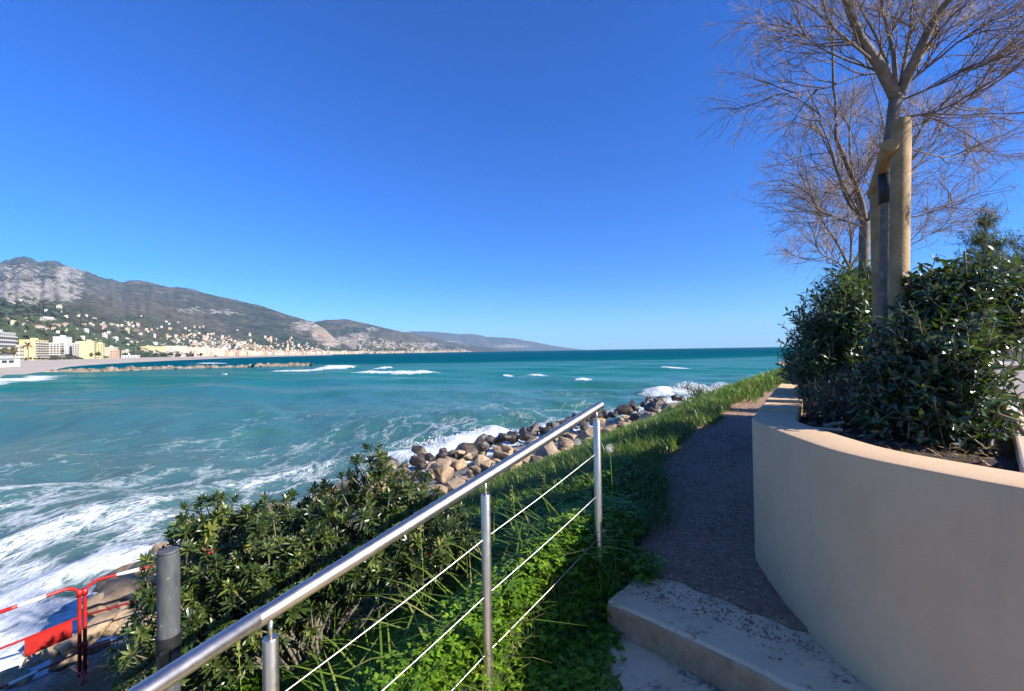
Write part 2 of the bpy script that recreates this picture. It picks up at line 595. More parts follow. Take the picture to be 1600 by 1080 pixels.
def build_surf():
    """tumbling white water on the breaking crests: clumps of froth too many to count"""
    m, nt, bs = new_mat('white_froth')
    v = coords(nt)
    nt.links.new(ramp(nt, noise(nt, v, 5, 6, .7), [(.3, (.45, .52, .55)), (.6, (.68, .70, .70))]), bs.inputs['Base Color'])
    bs.inputs['Roughness'].default_value = .8
    bs.inputs['Specular IOR Level'].default_value = .1
    bump(nt, bs, noise(nt, v, 18, 5, .7), .8, .05)
    C = []; Sz = []
    for (p0, p1, n, hh, dep, r0, r1) in (((1003, 618), (1172, 609), 5200, 1.0, .9, .025, .11), ((960, 642), (1095, 630), 500, .25, .9, .03, .10),
                                         ((640, 708), (790, 676), 900, .40, 1.0, .02, .07), ((556, 583), (690, 583.6), 500, .45, 1.2, .08, .22), ((500, 576.5), (560, 576), 500, .8, 1.6, .12, .35)):
        a = on_z(*p0, 0); b = on_z(*p1, 0)
        t = rng.random(n)
        e = norm(b - a); nn = np.array([-e[1], e[0], 0])
        env = np.clip(t / .18, 0, 1) * np.clip((1 - t) / .3, 0, 1) * (.35 + 1.2 * fbm(t * 9, t * 0 + n, 3, 12))
        q = rng.normal(0, 1, n)
        hq = np.exp(-q * q) * hh * env * rng.random(n) ** .6
        C.append(a + (b - a) * t[:, None] + nn * (q * dep)[:, None] + np.stack([0 * t, 0 * t, hq], -1))
        Sz.append(rng.uniform(r0, r1, (n, 1)) * np.array([1.6, 1.6, 1.0]) * (.4 + .6 * env[:, None]))
        # spray thrown above the crest
        k = n // 9
        t = rng.random(k)
        env = np.clip(t / .18, 0, 1) * np.clip((1 - t) / .3, 0, 1)
        C.append(a + (b - a) * t[:, None] + nn * rng.normal(0, dep * .5, k)[:, None] + np.stack([0 * t, 0 * t, hh * env * rng.uniform(.6, 1.5, k)], -1))
        Sz.append(rng.uniform(r0 * .25, r0 * .55, (k, 1)) * np.ones((1, 3)))
    V, Q = lumps(np.concatenate(C), np.concatenate(Sz))
    tag(obj('surf_froth', mesh_data('surf_froth', V, Q, m, True)), 'white froth tumbling on the breaking waves', 'surf', kind='stuff')


# ------------------------------------------------------------------ near land
def build_ground():
    xs = np.concatenate([np.arange(-16, -3, .3), np.arange(-3, 4, .11), np.arange(4, 14, .28), np.arange(14, 45, 1.0)])
    ys = np.concatenate([np.arange(-4, 0, .4), np.arange(0, 6, .11), np.arange(6, 26, .28), np.arange(26, 70, 1.0)])
    X, Y = np.meshgrid(xs, ys)
    u, z, s = edge_uz(X, Y)
    Z = ground_z(X, Y)
    # a trench under the planter so the soil sheet stays on its own
    V = np.stack([X, Y, Z], -1).reshape(-1, 3)
    dshore = poly_dist(X, Y, INNER)
    gravel = np.clip((dshore + .9) / 1.2, 0, 1)
    m, nt, bs = new_mat('earth_and_shingle')
    v = coords(nt)
    soil = ramp(nt, noise(nt, v, 7, 6, .6), [(.3, (.018, .022, .008)), (.55, (.035, .045, .014)), (.75, (.06, .05, .03))])
    vo = node(nt, 'ShaderNodeTexVoronoi', Scale=16.0)
    nt.links.new(v, vo.inputs['Vector'])
    sh = ramp(nt, vo.outputs['Color'], [(.1, (.10, .10, .10)), (.5, (.20, .19, .175)), (.9, (.34, .31, .27))])
    nt.links.new(mixc(nt, attr(nt, 'gravel'), soil, sh), bs.inputs['Base Color'])
    bs.inputs['Roughness'].default_value = .9
    hh = math_(nt, 'ADD', math_(nt, 'MULTIPLY', vo.outputs['Distance'], -.8), noise(nt, v, 30, 4))
    bump(nt, bs, hh, .8, .03)
    o = obj('ground', mesh_data('ground', V, grid_faces(*X.shape), m, True, {'gravel': gravel.ravel()}))
    tag(o, kind='structure', label='grassy bank falling to the shingle', cat='ground')


build_ground()

# planter wall outer line, far to near (x, y)
WALL_FAR = np.array([(2.88, 4.62), (1.50, 2.70)])
WALL = spline([(1.50, 2.70), (1.455, 2.60), (1.425, 2.45), (1.392, 2.22), (1.368, 2.0), (1.362, 1.85), (1.385, 1.70), (1.435, 1.56), (1.557, 1.305), (1.78, .98), (2.12, .72), (2.6, .52), (3.4, .42)], 7)
WTOP = CZ - .44
s_e = norm(np.array([EDGE[3][0] - EDGE[2][0], EDGE[3][1] - EDGE[2][1]]))     # up the stairs
s_n = np.array([s_e[1], -s_e[0]])                                           # to the right of the stairs
STEP_S = on_z(965, 947, 3.16)[:2] @ s_e                                     # the top step's nosing


def sn(s, n, z):
    p = s_e * s + s_n * n
    return np.array([p[0], p[1], z])


N0 = np.array([.5, 2.45]) @ s_n     # rail line offset


def concrete_mat():
    m, nt, bs = new_mat('worn_whitewashed_concrete')
    v = coords(nt)
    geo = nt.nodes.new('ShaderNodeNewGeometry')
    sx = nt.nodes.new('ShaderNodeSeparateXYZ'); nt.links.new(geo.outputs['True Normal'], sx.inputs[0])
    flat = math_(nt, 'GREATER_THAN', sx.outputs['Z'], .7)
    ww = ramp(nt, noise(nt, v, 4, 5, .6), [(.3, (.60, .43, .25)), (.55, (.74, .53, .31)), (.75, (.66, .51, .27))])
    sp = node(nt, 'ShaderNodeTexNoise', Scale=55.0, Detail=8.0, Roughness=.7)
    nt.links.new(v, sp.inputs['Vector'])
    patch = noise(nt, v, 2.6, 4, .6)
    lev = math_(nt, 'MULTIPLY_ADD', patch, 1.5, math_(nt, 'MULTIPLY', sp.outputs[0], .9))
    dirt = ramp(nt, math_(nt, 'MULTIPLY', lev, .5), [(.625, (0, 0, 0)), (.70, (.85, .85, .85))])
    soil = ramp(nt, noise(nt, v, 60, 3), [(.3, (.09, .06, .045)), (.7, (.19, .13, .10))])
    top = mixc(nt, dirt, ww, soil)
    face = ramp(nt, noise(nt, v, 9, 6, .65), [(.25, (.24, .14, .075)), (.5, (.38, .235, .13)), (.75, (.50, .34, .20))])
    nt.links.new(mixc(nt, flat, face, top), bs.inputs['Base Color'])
    bs.inputs['Roughness'].default_value = .9
    bump(nt, bs, math_(nt, 'ADD', noise(nt, v, 45, 6, .7), math_(nt, 'MULTIPLY', dirt, .5)), .5, .008)
    return m


CONC = concrete_mat()


def build_steps():
    zs = 3.16
    for k in range(7):
        z = zs - .155 * k
        s1 = STEP_S - .60 * k
        s0 = s1 + (.62 if k == 0 else .64)
        n0 = N0 + .06 + (.035 if k == 0 else 0.0); n1 = N0 + 2.2
        t = thing('stone_step', sn((s0 + s1) / 2, (n0 + n1) / 2, z - .3), STEP_LABELS[k], 'step', 'concrete steps beside the planter wall')
        # worn nosing: subdivided front edge with small chips
        nn = np.linspace(n0, n1, 60)
        rr = np.random.default_rng(40 + k)
        wob = (fbm(nn * 9, nn * 0, 4, k) - .5) * .036
        rows = []
        for (ds, dz, w) in ((0.0, -.34, .3), (0.0, -.030, 1), (.008, -.009, 1), (.028, 0, .6), (.10, 0, 0), (s0 - s1, 0, 0), (s0 - s1, -.34, 0)):
            rows.append(np.stack([s_e[0] * (s1 + ds + wob * w) + s_n[0] * nn, s_e[1] * (s1 + ds + wob * w) + s_n[1] * nn, np.full_like(nn, z + dz) - (np.abs(wob) * .4 * w)], -1))
        V = np.concatenate(rows)
        Q = grid_faces(len(rows), 60)
        e0 = np.arange(len(rows))[::-1] * 60; e1 = np.arange(len(rows)) * 60 + 59
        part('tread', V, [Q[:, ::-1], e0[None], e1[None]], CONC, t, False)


STEP_LABELS = ['whitewashed top step with a tan chipped riser, beside the curved planter wall', 'whitewashed landing step just below the tan riser, half covered by weeds'] + \
    ['concrete step lower down the flight below the landing' for _ in range(5)]
build_steps()


def build_path():
    gm = noisy('brown_gravel', [(.25, (.165, .095, .060)), (.5, (.27, .16, .10)), (.75, (.41, .26, .165))], 28, .95, .7, .012, 8, 60)
    pts = np.array([e for e in EDGE[3:]])
    n = 90
    dist = np.concatenate([[0], np.cumsum(np.hypot(*np.diff(pts[:, :2], axis=0).T))])
    tt = np.concatenate([np.linspace(0, 8, 90), np.linspace(8.1, dist[-1], 60)])
    C = np.stack([np.interp(tt, dist, pts[:, i]) for i in range(3)], -1)
    T = norm(np.gradient(C, axis=0) * np.array([1, 1, 0]))
    Nr = np.stack([T[:, 1], -T[:, 0], 0 * T[:, 0]], -1)
    cols = np.linspace(-.34, 1.55, 48)
    V = []
    for c in cols:
        q = C + Nr * c
        q[:, 2] = np.maximum(q[:, 2], 3.16 + .004) + .012 + (fbm(q[:, 0] * 2, q[:, 1] * 2, 3, 2) - .5) * .03
        V.append(q)
    V = np.stack(V, 1)
    # ragged start of the gravel on the top step
    for j, c in enumerate(cols):
        s = V[:, j, :2] @ s_e
        nrm_ = float((V[60, j, :2]) @ s_n)
        ga = on_z(1000, 888, 3.17)[:2]; gb = on_z(1204, 940, 3.17)[:2]
        lim = np.interp(nrm_, [ga @ s_n, gb @ s_n], [ga @ s_e, gb @ s_e]) + .10 * (vnoise(np.array(c * 6.3), np.array(.3), 4) - .5) + .07 * (vnoise(np.array(c * 17.), np.array(.7), 5) - .5)
        k = s < lim
        if k.any():
            V[k, j, 0] += s_e[0] * (lim - s[k]); V[k, j, 1] += s_e[1] * (lim - s[k])
            V[k, j, 2] = 3.16 + .002
    o = obj('path', mesh_data('path', V.reshape(-1, 3), grid_faces(len(tt), len(cols))[:, ::-1], gm, True))
    tag(o, kind='structure', label='narrow gravel path climbing beside the planter wall', cat='path')


build_path()


def build_bounce_paving():  # unseen pale sheet behind the camera, added to bounce warm sunlight onto the wall
    m = noisy('pale_bounce_paving', [(.3, (.40, .34, .27)), (.7, (.52, .45, .36))], 1.5, .9, .2, .004)
    V = np.array([(-16, -40, 1.35), (40, -40, 1.35), (40, -2.2, 1.35), (1.2, -2.2, 1.35), (-2.4, -2.2, 1.35), (-9, -8, 1.30), (-16, -16, 1.2)])
    tag(obj('promenade', mesh_data('promenade', V, [np.arange(7)[None]], m)), 'unseen pale paving added at the foot of the steps to bounce sunlight', 'promenade', kind='structure')


build_bounce_paving()

def stucco_mat():
    m, nt, bs = new_mat('cream_stucco')
    v = coords(nt)
    n = noise(nt, v, 1.6, 8, .65)
    c = ramp(nt, n, [(.30, (.54, .350, .195)), (.5, (.60, .400, .225)), (.72, (.65, .445, .26))])
    drip = noise(nt, coords(nt, (7, 7, .55)), 1.0, 6, .65)                 # rain runs
    c = mixc(nt, ramp(nt, drip, [(.52, (0, 0, 0)), (.75, (.30, .30, .30))]), c, (.36, .28, .21))
    spot = noise(nt, v, 30, 4, .7)
    c = mixc(nt, ramp(nt, spot, [(.70, (0, 0, 0)), (.76, (.55, .55, .55))]), c, (.22, .17, .13))
    vo = node(nt, 'ShaderNodeTexVoronoi', Scale=1.15); vo.feature = 'DISTANCE_TO_EDGE'
    wv = nt.nodes.new('ShaderNodeVectorMath'); wv.operation = 'ADD'
    nz = node(nt, 'ShaderNodeTexNoise', Scale=3.0, Detail=6.0, Roughness=.7); nt.links.new(v, nz.inputs['Vector'])
    sc = nt.nodes.new('ShaderNodeVectorMath'); sc.operation = 'SCALE'; sc.inputs['Scale'].default_value = .5
    nt.links.new(nz.outputs['Color'], sc.inputs[0]); nt.links.new(v, wv.inputs[0]); nt.links.new(sc.outputs[0], wv.inputs[1])
    nt.links.new(wv.outputs[0], vo.inputs['Vector'])
    crack = math_(nt, 'MULTIPLY', math_(nt, 'LESS_THAN', vo.outputs['Distance'], .0022), math_(nt, 'GREATER_THAN', noise(nt, v, 1.1, 2), .54))
    c = mixc(nt, math_(nt, 'MULTIPLY', crack, .35), c, (.30, .22, .16))
    nt.links.new(c, bs.inputs['Base Color'])
    bs.inputs['Roughness'].default_value = .92
    bump(nt, bs, math_(nt, 'ADD', noise(nt, v, 110, 6, .7), math_(nt, 'MULTIPLY', noise(nt, v, 6, 4), 2.0)), .35, .004)
    return m


STUCCO = stucco_mat()


def build_planter():
    t = thing('planter_wall', (1.9, 2.2, 2.9), 'long curved cream stucco wall retaining the shrubs beside the path', 'planter wall')

    def loft(line, top, bot, th, close=True):
        T = norm(np.gradient(line, axis=0)); Nn = np.stack([-T[:, 1], T[:, 0]], -1)    # line runs far -> near, so this points right / inward
        prof = [(0, bot), (0, top - .009), (.003, top - .003), (.010, top), (th - .010, top), (th, top - .009), (th, bot)]
        rows = []
        for o_, z_ in prof:
            rows.append(np.concatenate([line + Nn * o_, np.full((len(line), 1), z_)], -1))
        V = np.concatenate(rows); k = len(line)
        Q = grid_faces(len(prof), k)
        e = np.arange(len(prof)) * k
        return V, [Q, e[None, ::-1], (e + k - 1)[None]]
    V, Q = loft(WALL, WTOP, 2.0, .235)
    part('curved_wall', V, Q, STUCCO, t, True).data.set_sharp_from_angle(angle=R(35))
    # straight run behind the corner: body, then three coping blocks each a little higher than the last
    d = norm(WALL_FAR[0] - WALL_FAR[1]); L = np.hypot(*(WALL_FAR[0] - WALL_FAR[1]))
    a = WALL_FAR[1] + d * .004
    far = np.array([a + d * L, a])
    V, Q = loft(far, WTOP - .03, 2.6, .235)
    part('straight_wall', V, Q, STUCCO, t, False)
    cuts = [0, .36, .80, 1.45, L]
    for i in range(4):
        p0 = a + d * (cuts[i] + .004); p1 = a + d * (cuts[i + 1] - .002)
        V, Q = loft(np.array([p1, p0]), WTOP + .014 * i + .001, WTOP - .0295, .237)
        part('coping_block', V, Q, STUCCO, t, False)
    # inland side of the planter
    r_in = spline([(1.73, 1.44), (1.84, 1.56), (2.22, 1.90), (2.84, 2.46), (3.6, 3.2), (4.6, 4.3)], 5)
    t2 = thing('garden_wall', (2.9, 2.6, 3.4), 'low sunlit tan wall on the terrace side of the shrubs', 'wall')
    V, Q = loft(r_in[::-1], WTOP - .004, 3.2, .22)
    part('wall_body', V, Q, noisy('tan_stucco', [(.3, (.50, .37, .25)), (.7, (.60, .46, .33))], 4, .9, .2, .004), t2, False)
    # soil
    inner = WALL[:60] + .0
    sm = noisy('planter_soil', [(.3, (.03, .02, .014)), (.6, (.07, .048, .033)), (.8, (.12, .08, .055))], 14, .95, 1.0, .03, 8, 40)
    poly = [(2.95, 4.5), (1.62, 2.66), (1.55, 2.4), (1.5, 2.1), (1.5, 1.9), (1.6, 1.6), (1.72, 1.42), (1.78, 1.45), (1.9, 1.58), (2.28, 1.92), (2.9, 2.48), (4.6, 4.3), (6, 7), (4.6, 7)]
    bm = bmesh.new()
    f = bm.faces.new([bm.verts.new((x, y, WTOP - .07)) for x, y in poly])
    bmesh.ops.triangulate(bm, faces=[f])
    for _ in range(4): bmesh.ops.subdivide_edges(bm, edges=bm.edges[:], cuts=1, use_grid_fill=True)
    for v in bm.verts: v.co.z += float(fbm(np.array(v.co.x * 5), np.array(v.co.y * 5), 3, 6) - .5) * .07
    me = bpy.data.meshes.new('soil'); bm.to_mesh(me); bm.free(); me.materials.append(sm)
    tag(obj('soil', me), kind='structure', label='dark soil inside the planter', cat='soil')
    # terrace beyond
    tm, nt, bs = new_mat('terracotta_paving')
    v = coords(nt)
    br = node(nt, 'ShaderNodeTexBrick', Scale=3.2)
    br.inputs['Color1'].default_value = (.42, .20, .11, 1); br.inputs['Color2'].default_value = (.50, .26, .15, 1); br.inputs['Mortar'].default_value = (.30, .22, .17, 1)
    nt.links.new(v, br.inputs['Vector']); nt.links.new(br.outputs[0], bs.inputs['Base Color']); bs.inputs['Roughness'].default_value = .85
    V = np.array([(2.2, .9, 3.62), (30, .9, 3.62), (30, 26, 3.62), (16, 26, 3.62), (5.0, 6.2, 3.62), (3.0, 2.6, 3.62)])
    tag(obj('terrace_paving', mesh_data('terrace_paving', V, [np.arange(6)[None]], tm)), kind='structure', label='terracotta terrace behind the planter', cat='paving')
    gw = thing('terrace_wall', (8.0, 6.3, 3.62), 'low grey rendered wall across the terrace, right of the glossy shrub', 'wall')
    part('wall_body', *box((8.0, 6.3, 3.90), (5.4, .25, .56)), plain('grey_render', (.30, .29, .29), .9), gw)
    part('coping', *box((8.0, 6.3, 4.20), (5.5, .33, .05)), plain('grey_coping', (.36, .35, .34), .9), gw)


build_planter()


# ------------------------------------------------------------------ boulders
def boulder_mat(name, c0, c1, c2, rough):
    m, nt, bs = new_mat(name)
    v = coords(nt)
    oi = nt.nodes.new('ShaderNodeObjectInfo')
    n = noise(nt, v, 3.2, 8, .68)
    c = ramp(nt, n, [(.28, c0), (.5, c1), (.74, c2)])
    t = ramp(nt, oi.outputs['Random'], [(0, (.55, .50, .46)), (.35, (.9, .84, .74)), (.7, (1, .86, .68)), (1, (1.0, .97, .93))])
    nt.links.new(mixc(nt, .9, c, t, 'MULTIPLY'), bs.inputs['Base Color'])
    bs.inputs['Roughness'].default_value = rough
    bump(nt, bs, noise(nt, v, 9, 8, .7), .7, .05)
    return m


ROCK_DRY = boulder_mat('pale_limestone', (.15, .11, .075), (.35, .27, .19), (.50, .41, .31), .9)
ROCK_WET = boulder_mat('wet_dark_stone', (.02, .017, .014), (.06, .048, .038), (.12, .095, .07), .35)


def boulder_mesh(seed, m):
    rr = np.random.default_rng(seed)
    bm = bmesh.new()
    for _ in range(15):
        p = rr.normal(size=3); p /= np.linalg.norm(p)
        bm.verts.new(p * np.array([1, .82, .68]) * rr.uniform(.8, 1.05) * .5)
    r = bmesh.ops.convex_hull(bm, input=bm.verts[:])
    bmesh.ops.delete(bm, geom=[g for g in r['geom_interior'] if isinstance(g, bmesh.types.BMVert)], context='VERTS')
    bmesh.ops.bevel(bm, geom=bm.edges[:], offset=.028, segments=2, profile=.6, affect='EDGES', clamp_overlap=True)
    bmesh.ops.triangulate(bm, faces=bm.faces[:])
    bmesh.ops.subdivide_edges(bm, edges=[e for e in bm.edges if e.calc_length() > .09], cuts=1, use_grid_fill=True)
    bmesh.ops.triangulate(bm, faces=bm.faces[:])
    for v in bm.verts:
        c = np.array(v.co)
        k = fbm(np.array(c[0] * 5 + c[2] * 3.1 + seed), np.array(c[1] * 5 - c[2] * 2.3), 4, seed) - .5
        v.co *= 1 + float(k) * .20
    for v in bm.verts:
        if v.co.length > .62: v.co *= .62 / v.co.length
    me = bpy.data.meshes.new('boulder'); bm.to_mesh(me); bm.free()
    for p in me.polygons: p.use_smooth = True
    me.set_sharp_from_angle(angle=R(38))
    me.materials.append(m)
    return me


DRY = [boulder_mesh(100 + i, ROCK_DRY) for i in range(9)]
WET = [boulder_mesh(200 + i, ROCK_WET) for i in range(6)]


def build_rocks():
    rr = np.random.default_rng(77)
    pts = []
    def try_add(x, y, r, gap):
        for (a, b, c) in pts:
            if (a - x) ** 2 + (b - y) ** 2 < ((r + c) * gap) ** 2: return False
        pts.append((x, y, r)); return True
    n = 0
    for k in range(30000):
        x = rr.uniform(-8.5, 9.2); y = rr.uniform(3.8, 30)
        if len(pts) > 284: break
        u, z, s = edge_uz(np.array([x]), np.array([y]))
        di = poly_dist(np.array([x]), np.array([y]), INNER)[0]
        ds = poly_dist(np.array([x]), np.array([y]), SHORE)[0]
        if di < -.1 or ds > .6: continue
        if x < -5 and y < 5.4: continue
        r = rr.choice([.19, .28, .38, .50], p=[.36, .32, .22, .10]) * (1.0 if y > 8 else .72)
        try_add(x, y, r, .74)
    for (px, py, d, r) in ((165, 945, 6.0, .42), (205, 925, 6.2, .46), (226, 893, 6.7, .36), (190, 975, 5.6, .34), (150, 985, 5.4, .30), (215, 962, 5.8, .40), (236, 930, 6.1, .42),
                           (120, 1003, 5.3, .24), (172, 915, 6.6, .30), (196, 897, 6.9, .30), (232, 985, 5.5, .34), (90, 1012, 5.3, .20), (60, 1018, 5.4, .2)):
        p = at(px, py, d)
        o = obj('boulder', DRY[rr.integers(9)], None, p, (rr.uniform(-.4, .4), rr.uniform(-.4, .4), rr.uniform(0, 6.28)))
        o.scale = (2.2 * r, 1.9 * r, 1.5 * r)
        tag(o, 'tan boulder in the small heap behind the red barriers', 'boulder', 'boulders behind the barriers')
    for (x, y, r) in pts:
        ds = poly_dist(np.array([x]), np.array([y]), SHORE)[0]
        wet = ds > -1.5 - rr.uniform(0, 1.4) - (1.5 if y > 17 else 0) and y > 14.0
        me = (WET if wet else DRY)[rr.integers(6 if wet else 9)]
        g = float(ground_z(np.array([x]), np.array([y]))[0])
        # the bank of piled stone stands a little above the soil, highest near the water
        lift = np.clip(1.6 + ds * .35, .1, .75) if y > 8 else .1
        zz = max(g, -.25) + lift * rr.uniform(.6, 1.0)
        o = obj('boulder', me, None, (x, y, zz + r * .15), (rr.uniform(-.5, .5), rr.uniform(-.5, .5), rr.uniform(0, 6.28)))
        sc = 2 * r * rr.uniform(.95, 1.2)
        o.scale = (sc * rr.uniform(.95, 1.25), sc, sc * rr.uniform(.85, 1.1))
        if wet: tag(o, 'dark wet boulder at the water line of the rock bank', 'boulder', 'wet boulders along the water')
        elif y < 9: tag(o, 'tan boulder in the small heap behind the red barriers', 'boulder', 'boulders behind the barriers')
        else: tag(o, 'pale dry boulder in the rock bank below the grass', 'boulder', 'dry boulders of the rock bank')


build_rocks()


# ------------------------------------------------------------------ handrail
def steel(name, col, rough):
    m, nt, bs = new_mat(name)
    v = coords(nt, (1, 1, 1))
    nt.links.new(ramp(nt, noise(nt, v, 14, 5), [(.3, tuple(c * .82 for c in col)), (.7, col)]), bs.inputs['Base Color'])
    bs.inputs['Metallic'].default_value = 1.0
    nt.links.new(math_(nt, 'MULTIPLY_ADD', noise(nt, v, 40, 4), .18, rough - .06), bs.inputs['Roughness'])
    return m


STEEL = steel('brushed_steel', (.60, .55, .49), .34)
CABLE = steel('steel_cable', (.66, .62, .55), .45)


def build_rail():
    t = thing('handrail', (.1, 2.0, 2.9), 'stainless steel handrail with three posts and three wires, beside the steps', 'handrail')
    P3 = at(932, 637, 2.52); P1 = at(412, 962, 1.25)
    end = P3 + (P3 - P1) / np.linalg.norm(P3 - P1) * .045
    low = at(395, 971, 1.222)
    far_low = at(60, 1190, .80)
    V, Q = tube(np.array([P1 + (P3 - P1) * f for f in np.linspace(-.012, 1, 12)] + [end]), .0242, 24)
    part('rail', V, Q, STEEL, t, True).data.set_sharp_from_angle(angle=R(50))
    V, Q = tube(np.array([low + (far_low - low) * f for f in np.linspace(-.02, 1, 5)]), .0238, 24)
    part('rail', V, Q, STEEL, t, True).data.set_sharp_from_angle(angle=R(50))
    # sleeves where the tubes join
    for f, w in ((-.012, .03), (.93, .018)):
        c = P1 + (P3 - P1) * f; e = norm(P3 - P1)
        V, Q = tube(np.array([c - e * w, c + e * w]), .0250, 24)
        part('rail_sleeve', V, Q, STEEL, t, True).data.set_sharp_from_angle(angle=R(50))
    feet = []
    k2 = None
    # the middle post: where the rail's line passes photo column 759
    best = min(np.linspace(.3, .7, 400), key=lambda f: abs(to_px(P1 + (P3 - P1) * f)[0] - 758))
    P2 = P1 + (P3 - P1) * best
    tops = [P1 + (P3 - P1) * .01, P2, P3]
    lean = [(0.0, 0.0), (.0, 0.0), (0.0, 0.0)]
    for i, c in enumerate(tops):
        zt = c[2] - .075
        zb = c[2] - 1.06
        q = thing('post', (0, 0, 0), None, None); q.parent = t
        bpy.data.objects.remove(q)
        V, Q = tube(np.array([(c[0], c[1], zb), (c[0], c[1], zt - .004), (c[0], c[1], zt)]), [.0215, .0215, .0195], 20)
        p = part('post', V, Q, STEEL, t, True); p.data.set_sharp_from_angle(angle=R(50))
        V, Q = tube(np.array([(c[0], c[1], zt - .01), (c[0], c[1], c[2] - .018)]), .0068, 12)
        pin = part('support_pin', V, Q, STEEL, p, True)
        feet.append(np.array([c[0], c[1], c[2]]))
        V, Q = tube(np.array([(c[0], c[1], zb), (c[0], c[1], zb + .008)]), .048, 20)
        part('base_flange', V, Q, STEEL, p, False)
    d = feet[0] - feet[1]
    ext = feet[0] + d * .9 + np.array([0, 0, -.02])
    for drop in (.262, .510, .758):
        pts = []
        seg = [ext, feet[0], feet[1], feet[2]]
        for a, b in zip(seg[:-1], seg[1:]):
            for f in np.linspace(0, 1, 9)[:-1]:
                p = a + (b - a) * f
                pts.append(p - np.array([0, 0, drop + .006 * math.sin(f * math.pi)]))
        pts.append(feet[2] - np.array([0, 0, drop]))
        V, Q = tube(np.array(pts), .0027, 8)
        part('wire', V, Q, CABLE, t, True)
    return feet


FEET = build_rail()


def build_post():
    p = at(263, 862, 1.78)
    zb = float(ground_z(p[0:1], p[1:2])[0]) - .1
    t = thing('metal_post', (p[0], p[1], zb), 'thick weathered grey post with a black band, between bush and handrail', 'post')
    m, nt, bs = new_mat('weathered_grey_paint')
    v = coords(nt, (1, 1, .35))
    n = noise(nt, v, 16, 7, .68)
    sp = ramp(nt, noise(nt, coords(nt), 42, 5, .7), [(.63, (0, 0, 0)), (.69, (1, 1, 1))])
    c = ramp(nt, n, [(.3, (.035, .036, .040)), (.55, (.07, .071, .075)), (.75, (.12, .12, .12))])
    nt.links.new(mixc(nt, math_(nt, 'MULTIPLY', sp, .5), c, (.36, .35, .33)), bs.inputs['Base Color'])
    bs.inputs['Roughness'].default_value = .55
    bump(nt, bs, n, .3, .004)
    r = .039
    V, Q = tube(np.array([(p[0], p[1], zb), (p[0], p[1], p[2] - .012), (p[0], p[1], p[2] - .003)]), [r, r, r * .95], 28)
    part('shaft', V, Q, m, t, True).data.set_sharp_from_angle(angle=R(40))
    V, Q = tube(np.array([(p[0], p[1], p[2] - .0025), (p[0], p[1], p[2] + .006), (p[0], p[1], p[2] + .009)]), [r * .96, r * .93, r * .75], 28)
    part('cap', V, Q, m, t, True)
    zb2 = at(265, 1003, 1.78)[2]
    V, Q = tube(np.array([(p[0], p[1], zb2 - .032), (p[0], p[1], zb2 + .032)]), r + .004, 28)
    bl = plain('black_rubber', (.012, .012, .014), .5)
    part('band', V, Q, bl, t, True).data.set_sharp_from_angle(angle=R(40))
    part('clamp', *box((p[0] + .025, p[1] - .048, zb2 - .06), (.03, .03, .12), .4), bl, t)


build_post()


# ------------------------------------------------------------------ red barriers
def build_barriers():
    red = noisy('red_painted_steel', [(.3, (.27, .012, .010)), (.7, (.40, .020, .015))], 9, .4, .06, .003)
    white = plain('white_reflective_film', (.72, .72, .72), .4)
    zb = at(131, 1052, 4.8)[2]
    for which, J, dr, L, lab in (('l', np.array([-4.83, 4.78]), norm(np.array([-.30, -.53])), 1.9, 'red and white safety barrier with a red panel, running to the photo edge'),
                                 ('r', np.array([-4.80, 4.81]), norm(np.array([.50, .40])), 2.0, 'plain red safety barrier half hidden behind the bush')):
        t = thing('safety_barrier', (J[0], J[1], zb), lab, 'safety barrier')

        def pt(s, h):
            return np.array([J[0] + dr[0] * s, J[1] + dr[1] * s, zb + h])
        pr = []
        pr += [pt(0, -.02), pt(0, .5), pt(0, .86)]
        for a in np.linspace(0, math.pi / 2, 7)[1:]:
            pr.append(pt(.13 * (1 - math.cos(a)), .86 + .13 * math.sin(a)))
        pr += [pt(s, .99) for s in np.linspace(.2, L - .13, 8)]
        for a in np.linspace(0, math.pi / 2, 7)[1:]:
            pr.append(pt(L - .13 + .13 * math.sin(a), .86 + .13 * math.cos(a)))
        pr += [pt(L, .5), pt(L, -.02)]
        V, Q = tube(np.array(pr), .0175, 12)
        part('frame', V, Q, red, t, True)
        for h in (.63, .245):
            V, Q = tube(np.array([pt(.0, h), pt(L, h)]), .011, 10)
            part('crossbar', V, Q, red, t, True)
        for s0, s1, h, r in ((.26, .46, .99, .0195), (.98, 1.2, .99, .0195), (.32, .52, .245, .0128), (1.05, 1.25, .245, .0128)):
            V, Q = tube(np.array([pt(s0, h), pt(s1, h)]), r, 12)
            part('white_sleeve', V, Q, white, t, True)
        if which == 'l':
            for s0, s1 in ((.50, .74),):
                V, Q = tube(np.array([pt(s0, .99), pt(s1, .99)]), .0200, 12)
                part('red_sleeve', V, Q, red, t, True)
            c = (pt(.05, .54) + pt(.42, .54)) / 2
            part('panel', *box(c, (.35, .012, .19), math.atan2(dr[1], dr[0])), red, t)
        nrm = np.array([-dr[1], dr[0], 0])
        for s in (0, L):
            V, Q = tube(np.array([pt(s, .0) - nrm * .22, pt(s, .03), pt(s, .0) + nrm * .22]), .013, 8)
            part('foot', V, Q, red, t, True)
        V, Q = tube(np.array([pt(0, .86), pt(0, .93)]), .028, 12)
        part('hook_clamp', V, Q, red, t, True)
        V, Q = tube(np.array([pt(0, .30), pt(0, .34)]), .025, 12)
        part('hook_clamp', V, Q, red, t, True)


build_barriers()


